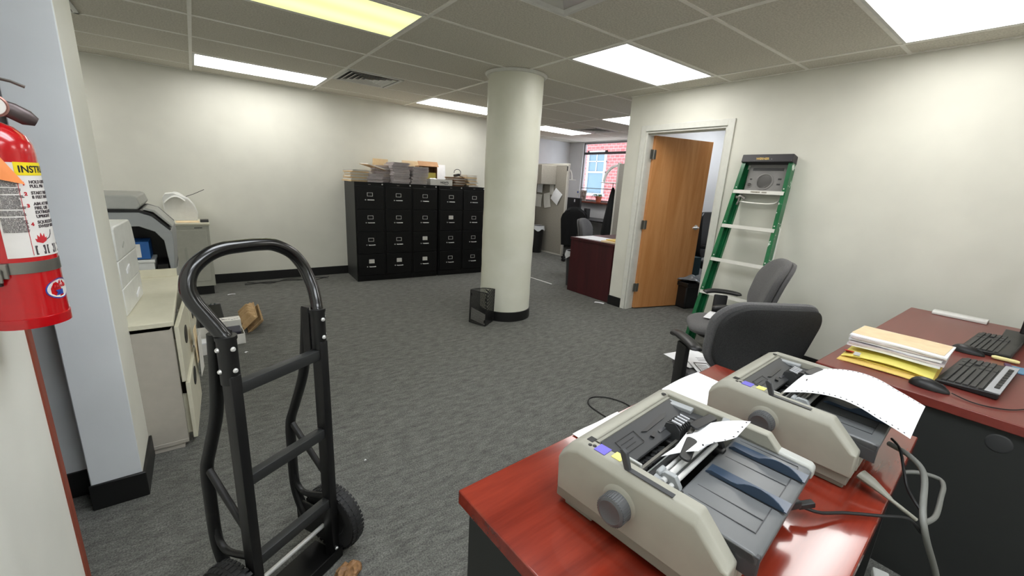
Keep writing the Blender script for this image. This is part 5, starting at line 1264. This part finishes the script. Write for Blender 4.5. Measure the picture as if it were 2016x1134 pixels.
    MB().box((0.014,-0.100,0.1612),(0.040,-0.075,0.1622)).build('purple_sticker', M_purple, t)
    MB().box((0.022,-0.130,0.1612),(0.043,-0.110,0.1622)).build('yellow_sticker', M_yellow, t)
    MB().box((0.030,-0.060,0.1608),(0.046,-0.046,0.1620)).build('latch_hole', M_bplas, t)
    for c_, r_ in (((0.020,-0.062,0.161),0.004), ((0.024,-0.070,0.161),0.004), ((Wd-0.048,-0.050,0.161),0.006)):
        MB().lathe([(0,0.0012),(r_,0.001),(r_,0)], seg=12, c=c_).build('screw_hole', M_bplas, t)
    MB().rbox((0.050,-0.138,0.150),(0.006,0.045,0.020),(0,0,0),0.002).build('end_bracket', M_copier, t)
    # rear paper tray
    tz = 0.128
    tr_ = MB().prism([(-0.226,tz),(-0.222,tz-0.008),(-0.366,tz-0.024),(-0.372,tz-0.020),(-0.372,tz-0.006),(-0.360,tz-0.002)], 'x', 0.040, Wd-0.014)
    trO = tr_.build('paper_tray', M_tray, t, bev=0.003)
    MB().prism([(-0.215,tz+0.012),(-0.215,tz-0.010),(-0.374,tz-0.026),(-0.374,tz-0.002),(-0.366,tz+0.004)], 'x', Wd-0.034, Wd-0.006).build('tray_rail', M_copier, trO, bev=0.005)
    MB().prism([(-0.222,tz-0.004),(-0.222,tz-0.040),(-0.372,tz-0.050),(-0.372,tz-0.004)], 'x', 0.040, 0.050).build('tray_flange', M_dark, trO, bev=0.002)
    gr = MB()
    Mt = Matrix.Translation((0,0,tz+0.0004)) @ Matrix.Rotation(0.0,4,'X')
    def zt(y): return tz + (y+0.226)*0.015
    for x in (0.085, 0.125, 0.258, 0.300, 0.345):
        gr.box((x,-0.350,zt(-0.29)-0.0002),(x+0.0016,-0.238,zt(-0.29)+0.0009))
    gr.box((0.085,-0.3515,zt(-0.35)-0.0002),(0.345,-0.350,zt(-0.35)+0.0011))
    gr.build('tray_grooves', M_dark, trO)
    for x, fl in ((0.175,1),(0.295,1)):
        gd = MB()
        gd.box((x,-0.372,zt(-0.3)),(x+0.034,-0.232,zt(-0.3)+0.0022))
        N = 14; top = []; 
        for k in range(N+1):
            q = k/N; y = -0.232-0.136*q
            hgt = 0.003 + 0.016*(math.sin(PI*min(1,max(0,(q-0.42)/0.58)))**0.8 if q > 0.42 else 0) + 0.006*(1-q)*(q > 0.02)
            top.append((y, hgt))
        bt_ = [(y, 0.0) for y, _ in top[::-1]]
        gd.prism([(y, zt(-0.3)+0.001+h_) for y, h_ in top]+[(y, zt(-0.3)+0.001) for y, _ in bt_], 'x', x-0.001, x+0.0012)
        go = gd.build('edge_guide', M_guide, trO)
        MB().box((x-0.0035,-0.370,zt(-0.3)-0.0002),(x-0.0015,-0.232,zt(-0.3)+0.0009)).build('guide_slot', M_bplas, go)
    bkp = MB().box((0.040,-Dp-0.002,0.040),(Wd-0.034,-Dp+0.020,0.095)); bkp.build('rear_panel', M_print, t, bev=0.003)
    MB().box((0.22,-Dp-0.010,0.052),(0.30,-Dp-0.002,0.080)).build('port', M_bplas, t)
    return t
P1L, P1R = (0.553, 0.530, 0.741), D(6.0)
P2L, P2R = (1.128, 0.512, 0.741), D(3.0)
printer('beige dot matrix printer nearest the viewer, blue paper guides showing on its rear tray', P1L, P1R)
printer('beige dot matrix printer behind the nearer one, feeding a large white sheet', P2L, P2R)
def pl_(o, L_, R_): o.location = L_; o.rotation_euler = (0,0,R_)
def tractor_sheet(label, L_, R_, f, nu, nv, holes):
    t = thing('fanfold_sheet', label, 'paper', L_, rz=R_)
    h = MB(); h.grid(f, nu, nv, 0.0006); nf = set(h.bm.faces)
    for (u, v) in holes:
        p = Vector(f(u, v)); q = Vector(f(min(1,u), min(1,v+0.01)))
        d = (q-p).normalized() if (q-p).length > 1e-6 else Vector((0,-1,0)); sx_ = Vector(f(min(1,u+0.01), v))-p
        n = sx_.cross(q-p).normalized(); n = n if n.z > 0 else -n
        h.lathe([(0,0.0009),(0.0019,0.0009),(0.0019,0.0)], seg=8, M=Matrix.Translation(p + n*0.0003) @ n.to_track_quat('Z','Y').to_matrix().to_4x4())
    for fc in h.bm.faces:
        if fc not in nf: fc.material_index = 1
    so_ = h.build('sheet', M_paper, t, smooth=True); so_.data.materials.append(M_inkb)
    return t
def fs2(u, v):
    x = 0.085+0.262*u + 0.012*v*(1-u); y = -0.158-0.255*v
    z = 0.150+0.046*math.sin(min(1,v*1.35)*PI*0.62)-0.052*v*v + 0.006*math.sin(u*PI)
    return (x + 0.010*v, y, z)
tractor_sheet('large white fanfold sheet curving out of the farther printer', P2L, P2R, fs2, 16, 22, [(0.035, 0.10+0.85*k/19) for k in range(20)]+[(0.965, 0.10+0.85*k/19) for k in range(20)])
def fs1(u, v):
    x = 0.130+0.160*u + 0.035*v; y = -0.150-0.105*v-0.02*(1-u)*(1-v)
    z = 0.150+0.032*math.sin(v*PI*0.5)+0.010*v*u - 0.010*(1-v)
    if u < 0.35: y += 0.03*(0.35-u)
    if v > 0.7 and u < 0.5: y += 0.10*(v-0.7)*(0.5-u)*2
    return (x, y, z)
tractor_sheet('torn white sheet piece caught in the nearer printer', P1L, P1R, fs1, 12, 10, [(0.05+0.9*k/6, 0.95) for k in range(7)])
# sheets lying on the desk
sh = thing('white_sheet', 'white fanfold sheet on the desk left of the farther printer', 'paper', (1.33, 0.625, 0.7415), rz=D(2))
MB().grid(lambda u,v: (-0.115+0.245*u-0.02*v*u, 0.085-0.19*v, 0.0016+0.006*math.sin(u*PI)*(1-v)), 8, 6, 0.0006).build('sheet', M_paper, sh, smooth=True)
hh = MB()
for k in range(10): hh.box((-0.11+0.024*k,-0.1005,0.0025),(-0.107+0.024*k,-0.0975,0.0042))
hh.build('sprocket_holes', M_inkb, sh)
sh = thing('white_sheet', 'narrow white sheet peeking out in front of the nearer printer', 'paper', (0.86, 0.668, 0.7415), rz=D(2.5))
MB().grid(lambda u,v: (-0.10+0.20*u, 0.018-0.10*v, 0.0014+0.001*math.sin(u*9)), 8, 3, 0.0008).build('sheet', M_paper2, sh, smooth=True)

# ------------------------------------------------------------------ cables of the printers
def cable(name, pts, r, m, label, n=8, cat='cable', flat=1.0):
    return tag(MB().tube(smoothpath(pts, n), r, 10).build(name, m, smooth=True), label, cat)
pc = thing('printer_cable', 'black cable with plug running from the nearer printer across the desk', 'cable', (0, 0, 0))
MB().tube(smoothpath([(0.955,0.205,0.772),(0.99,0.175,0.760),(1.05,0.145,0.752),(1.11,0.098,0.750),(1.165,0.062,0.742),(1.21,0.040,0.70)],8), 0.0035, 10).build('cord', M_bcable, pc, smooth=True)
MB().rbox((0.930,0.222,0.780),(0.050,0.030,0.018),(0,-0.1,-0.45),0.003).rbox((0.968,0.198,0.774),(0.035,0.014,0.012),(0,-0.2,-0.6),0.002).build('plug', M_bplas, pc)
pc = thing('printer_cable', 'beige cable with moulded plug at the rear of the farther printer', 'cable', (0, 0, 0))
MB().tube([(1.200,0.160,0.775),(1.195,0.138,0.770),(1.188,0.112,0.762),(1.184,0.098,0.757)], 0.012, 12, rs=[0.017,0.015,0.009,0.006], flat=0.7).build('plug', M_print2, pc, smooth=True)
MB().tube(smoothpath([(1.184,0.100,0.757),(1.180,0.076,0.750),(1.190,0.052,0.735)],6), 0.0045, 10).build('cord', M_print2, pc, smooth=True)
g1 = [(1.385,0.150,0.795),(1.35,0.105,0.800),(1.315,0.070,0.785),(1.22,0.048,0.745),(1.20,0.030,0.70),(1.25,0.0,0.60),(1.33,-0.02,0.48),(1.42,-0.02,0.36),(1.50,0.0,0.15),(1.55,0.02,0.006)]
cable('thick_cable', g1, 0.0065, M_cable, 'thick grey cable dropping behind the desk edge beside the printers')
cable('looped_cable', [(1.235,0.040,0.712),(1.30,0.030,0.705),(1.42,0.035,0.695),(1.50,0.040,0.69),(1.53,0.055,0.69),(1.50,0.095,0.695),(1.45,0.14,0.685)], 0.0055, M_cable, 'grey cable looping out past the desk edge under the white sheet')
cable('thin_cable', [(1.41,0.150,0.80),(1.36,0.125,0.802),(1.30,0.100,0.775),(1.27,0.085,0.757),(1.235,0.066,0.752),(1.215,0.044,0.74)], 0.0032, M_bcable, 'thin dark cable bowed over the rear edge of the desk')
cable('floor_cable', [(1.62,0.80,0.30),(1.72,0.95,0.08),(1.92,1.30,0.006),(1.925,1.50,0.006),(1.945,1.63,0.006),(2.03,1.685,0.006),(2.13,1.62,0.006),(2.17,1.48,0.006),(2.10,1.35,0.006)], 0.004, M_bcable, 'black cable looping on the carpet behind the nearer printer')
ad_ = thing('power_adapter', 'white power adapter with cord on the floor between the desks, bottom edge', 'adapter', (1.97, 0.13, 0), rz=0.3)
MB().rbox((-0.05,0.0,0.020),(0.09,0.05,0.035),(0,0,0),0.006).build('adapter_body', M_wplas, ad_)
MB().tube(smoothpath([(-0.01,0.0,0.02),(-0.03,-0.04,0.012),(0.0,-0.08,0.006),(0.03,-0.12,0.006)],6), 0.006, 8).build('cord', M_wplas, ad_, smooth=True)

# ================================================================== SECOND CHERRY DESK by the wall
d2 = thing('desk', 'long cherry desk by the right wall with keyboards and folders', 'desk', (2.03, 0.508, 0))
MB().box((0,-0.76,0.705),(1.755,0,0.74)).build('desktop', M_cherry2, d2, bev=0.003)
ep_ = MB().box((0.02,-0.745,0.0),(0.045,-0.012,0.705)).build('end_panel', M_deskside, d2)
MB().box((1.70,-0.745,0.0),(1.725,-0.012,0.705)).build('end_panel', M_deskside, d2)
MB().box((0.045,-0.70,0.15),(1.70,-0.68,0.705)).build('modesty_panel', M_deskside, d2)
MB().lathe([(0,0.003),(0.026,0.003),(0.030,0.002),(0.032,0)], seg=28, M=Matrix.Translation((0.0198,-0.535,0.652)) @ Matrix.Rotation(-PI/2,4,'Y')).build('grommet', M_bplas2, ep_, smooth=True)
MB().box((0.0,0.0005,0.70),(0.05,0.004,0.708)).build('edge_clip', M_labelw, d2)
ZD = 0.741
def keyboard(label, loc, rz, silver):
    t = thing('keyboard', label, 'keyboard', loc, rz=rz)
    L_, W_ = 0.455, 0.165
    MB().prism([(-W_,0.0),(0,0.0),(0.0,0.010),(-0.01,0.013),(-W_,0.024)], 'x', 0, L_).build('body', M_bplas, t, bev=0.004)
    def zt(y): return 0.0125 - (y+0.01)*0.0665+0.0003
    ks = MB()
    rows = [(-0.014,-0.030),(-0.033,-0.049),(-0.052,-0.068),(-0.071,-0.087),(-0.090,-0.106),(-0.112,-0.124)]
    def key(x0, x1, y0, y1): ks.prism([(y1,zt(y1)),(y0,zt(y0)),(y0-0.0015,zt(y0)+0.006),(y1+0.0015,zt(y1)+0.006)], 'x', x0+0.0008, x1-0.0008)
    for r, (y0, y1) in enumerate(rows):
        if r == 0:
            for (a, b) in ((0.008,0.034),(0.034,0.054),(0.054,0.080),(0.080,0.194),(0.194,0.220),(0.220,0.246),(0.246,0.286)): key(a, b, y0, y1)
        else:
            for k in range(14): key(0.008+0.0199*k, 0.008+0.0199*(k+1), y0, y1)
        for k in range(3):
            if r != 2: key(0.296+0.0185*k, 0.296+0.0185*(k+1), y0, y1)
        for k in range(4):
            if r < 5: key(0.360+0.021*k, 0.360+0.021*(k+1), y0, y1)
    ks.build('keys', mat('key plastic', rgb(58,58,58), 0.5), t)
    if silver:
        s = MB().prism([(-W_-0.002,0.022),(-0.128,0.0225),(-0.128,0.0245),(-W_-0.002,0.027)], 'x', 0.002, L_-0.002).build('silver_strip', M_silverpl, t, bev=0.001)
        mk = MB()
        for k in range(8): mk.box((0.06+0.043*k,-0.158,0.0262),(0.092+0.043*k,-0.144,0.029))
        mk.build('media_keys', M_bplas, t, bev=0.001)
    return t
keyboard('black keyboard with silver strip at the front right of the long desk', (2.235, 0.175, ZD), D(-3), True)
keyboard('all black keyboard farther back on the long desk', (2.90, 0.185, ZD), D(-3), False)
def mouse(label, loc, rz):
    t = thing('computer_mouse', label, 'mouse', loc, rz=rz)
    mb = MB(); bmesh.ops.create_uvsphere(mb.bm, u_segments=24, v_segments=14, radius=1.0)
    for v in mb.bm.verts:
        x, y, z = v.co; k = 1.0-0.12*y
        v.co = Vector((x*0.031*k, y*0.058, max(0.0, z)*0.034*(1-0.25*y)+0.001))
    mb.build('shell', M_bplas, t, smooth=True)
    MB().rbox((0,0.034,0.0245),(0.006,0.016,0.006),(-0.45,0,0),0.002).build('wheel', M_bplas2, t)
    return t
mouse('black mouse at the front edge of the long desk, beside the yellow envelope', (2.135, 0.175, ZD), D(176))
mouse('black mouse between the two keyboards on the long desk', (2.86, 0.150, ZD), D(176))
cable('mouse_cord', [(2.135,0.115,ZD+0.006),(2.11,0.06,ZD+0.003),(2.13,0.0,ZD+0.003),(2.20,-0.05,ZD+0.003),(2.4,-0.12,ZD+0.003)], 0.002, M_bcable, 'thin mouse cord curving along the near edge of the long desk', cat='cord')
mk_ = thing('marker_pen', 'pale yellow marker lying between the two keyboards', 'pen', (2.86, 0.075, ZD), rz=D(92))
MB().tube([(0.0,0,0.009),(-0.01,0,0.009),(-0.075,0,0.009),(-0.085,0,0.009)], 0.009, 14, rs=[0.005,0.009,0.0085,0.006]).build('barrel', mat('pale yellow plastic', rgb(236,226,160), 0.4), mk_, smooth=True)
# pile of papers
pz = ZD
en = thing('envelope', 'yellow envelope lying lowest under the paper pile on the long desk', 'envelope', (2.31, 0.325, pz), rz=D(2))
MB().grid(lambda u,v: ((u-0.5)*0.30, (v-0.5)*0.30, 0.0015+0.004*math.sin(v*PI)), 4, 6, 0.003).build('envelope_body', M_env, en, smooth=True)
en2 = thing('yellow_folder', 'yellow folded sheet bulging open above the yellow envelope', 'folder', (2.34, 0.33, pz+0.008), rz=D(3))
MB().grid(lambda u,v: (-0.13+0.27*u, (v-0.5)*0.29, 0.001+0.018*(math.sin(v*PI)**0.7)*(1-u*0.3)*0.9), 5, 10, 0.003).build('upper_leaf', M_yellow, en2, smooth=True)
MB().box((-0.12,-0.14,-0.001),(0.14,0.14,0.001)).build('lower_leaf', M_yellow, en2)
MB().rbox((-0.118,0.095,0.020),(0.026,0.022,0.002),(0,-0.3,0)).build('grey_tab', M_copier, en2)
rf = thing('red_card', 'red card edge poking out of the paper pile on the long desk', 'card', (2.285, 0.455, pz+0.012), rot=(0.0, 0.25, D(8)))
MB().box((-0.055,-0.012,0),(0.03,0.020,0.003)).build('card', M_red, rf)
z = pz+0.029
sheets = [(0.225,0.30,0.012,'white papers lowest in the pile above the yellow folder',M_paper,0.0),(0.235,0.305,0.010,'pale lavender papers low in the pile on the long desk',M_lav,1.2),(0.225,0.30,0.011,'white papers in the middle of the pile on the long desk',M_paper,-1.5),(0.22,0.30,0.011,'grey printed papers in the upper half of the pile on the long desk',M_lav,2.0),(0.23,0.31,0.008,'bright white papers just under the cream folder',M_paper,-0.5)]
rp = random.Random(21)
for (w_, h_, th, lab, m_, rz_) in sheets:
    t = thing('paper_bundle', lab, 'papers', (2.40+(rp.random()-0.5)*0.012, 0.325+(rp.random()-0.5)*0.01, z), rz=D(rz_+1))
    ph_ = rp.random()*6
    MB().grid(lambda u,v: ((u-0.5)*w_, (v-0.5)*h_, th-0.0005+0.0015*math.sin(v*7+ph_)*(1-u)), 5, 12, -(th-0.002)).build('sheets', m_, t, smooth=True)
    z += th+0.0008
cf_ = thing('file_folder', 'cream folder on top of the paper pile on the long desk', 'folder', (2.415, 0.325, z+0.001), rz=D(-1))
MB().grid(lambda u,v: ((u-0.5)*0.19, (v-0.5)*0.30, 0.003+0.001*math.sin(v*6)), 4, 8, -0.0022).build('cover', M_manila, cf_, smooth=True)
# white bar at the back edge
wb_ = thing('white_bar', 'long white plastic bar at the far end of the long desk', 'cover', (3.725, 0.275, ZD), rz=D(-2))
MB().prism([(-0.035,0),(0.035,0),(0.032,0.018),(0.022,0.024),(-0.025,0.024),(-0.035,0.012)], 'y', -0.12, 0.12).build('bar', M_wplas, wb_, bev=0.002)
# monitor at the right frame edge
mn = thing('monitor', 'black monitor cut off by the right edge, on the long desk', 'monitor', (3.49, 0.0, ZD), rz=D(0))
MB().box((-0.26,-0.02,0.07),(0.26,0.025,0.40)).build('screen_housing', M_bplas, mn, bev=0.006)
MB().box((-0.03,-0.04,0),(0.03,-0.015,0.10)).box((-0.12,-0.10,0),(0.12,0.08,0.012)).build('stand', M_bplas, mn, bev=0.003)
bl = thing('blue_card', 'blue and purple card at the right frame edge beside the silver keyboard', 'card', (2.74, -0.005, ZD), rz=D(10))
MB().box((-0.05,-0.035,0),(0.06,0.025,0.004)).build('card', mat('blue print', rgb(96,140,172), 0.5), bl); MB().box((-0.045,0.010,0.004),(0.05,0.028,0.012)).build('purple_strip', mat('dusty purple', rgb(92,66,100), 0.5), bl)
bpy.context.view_layer.update()
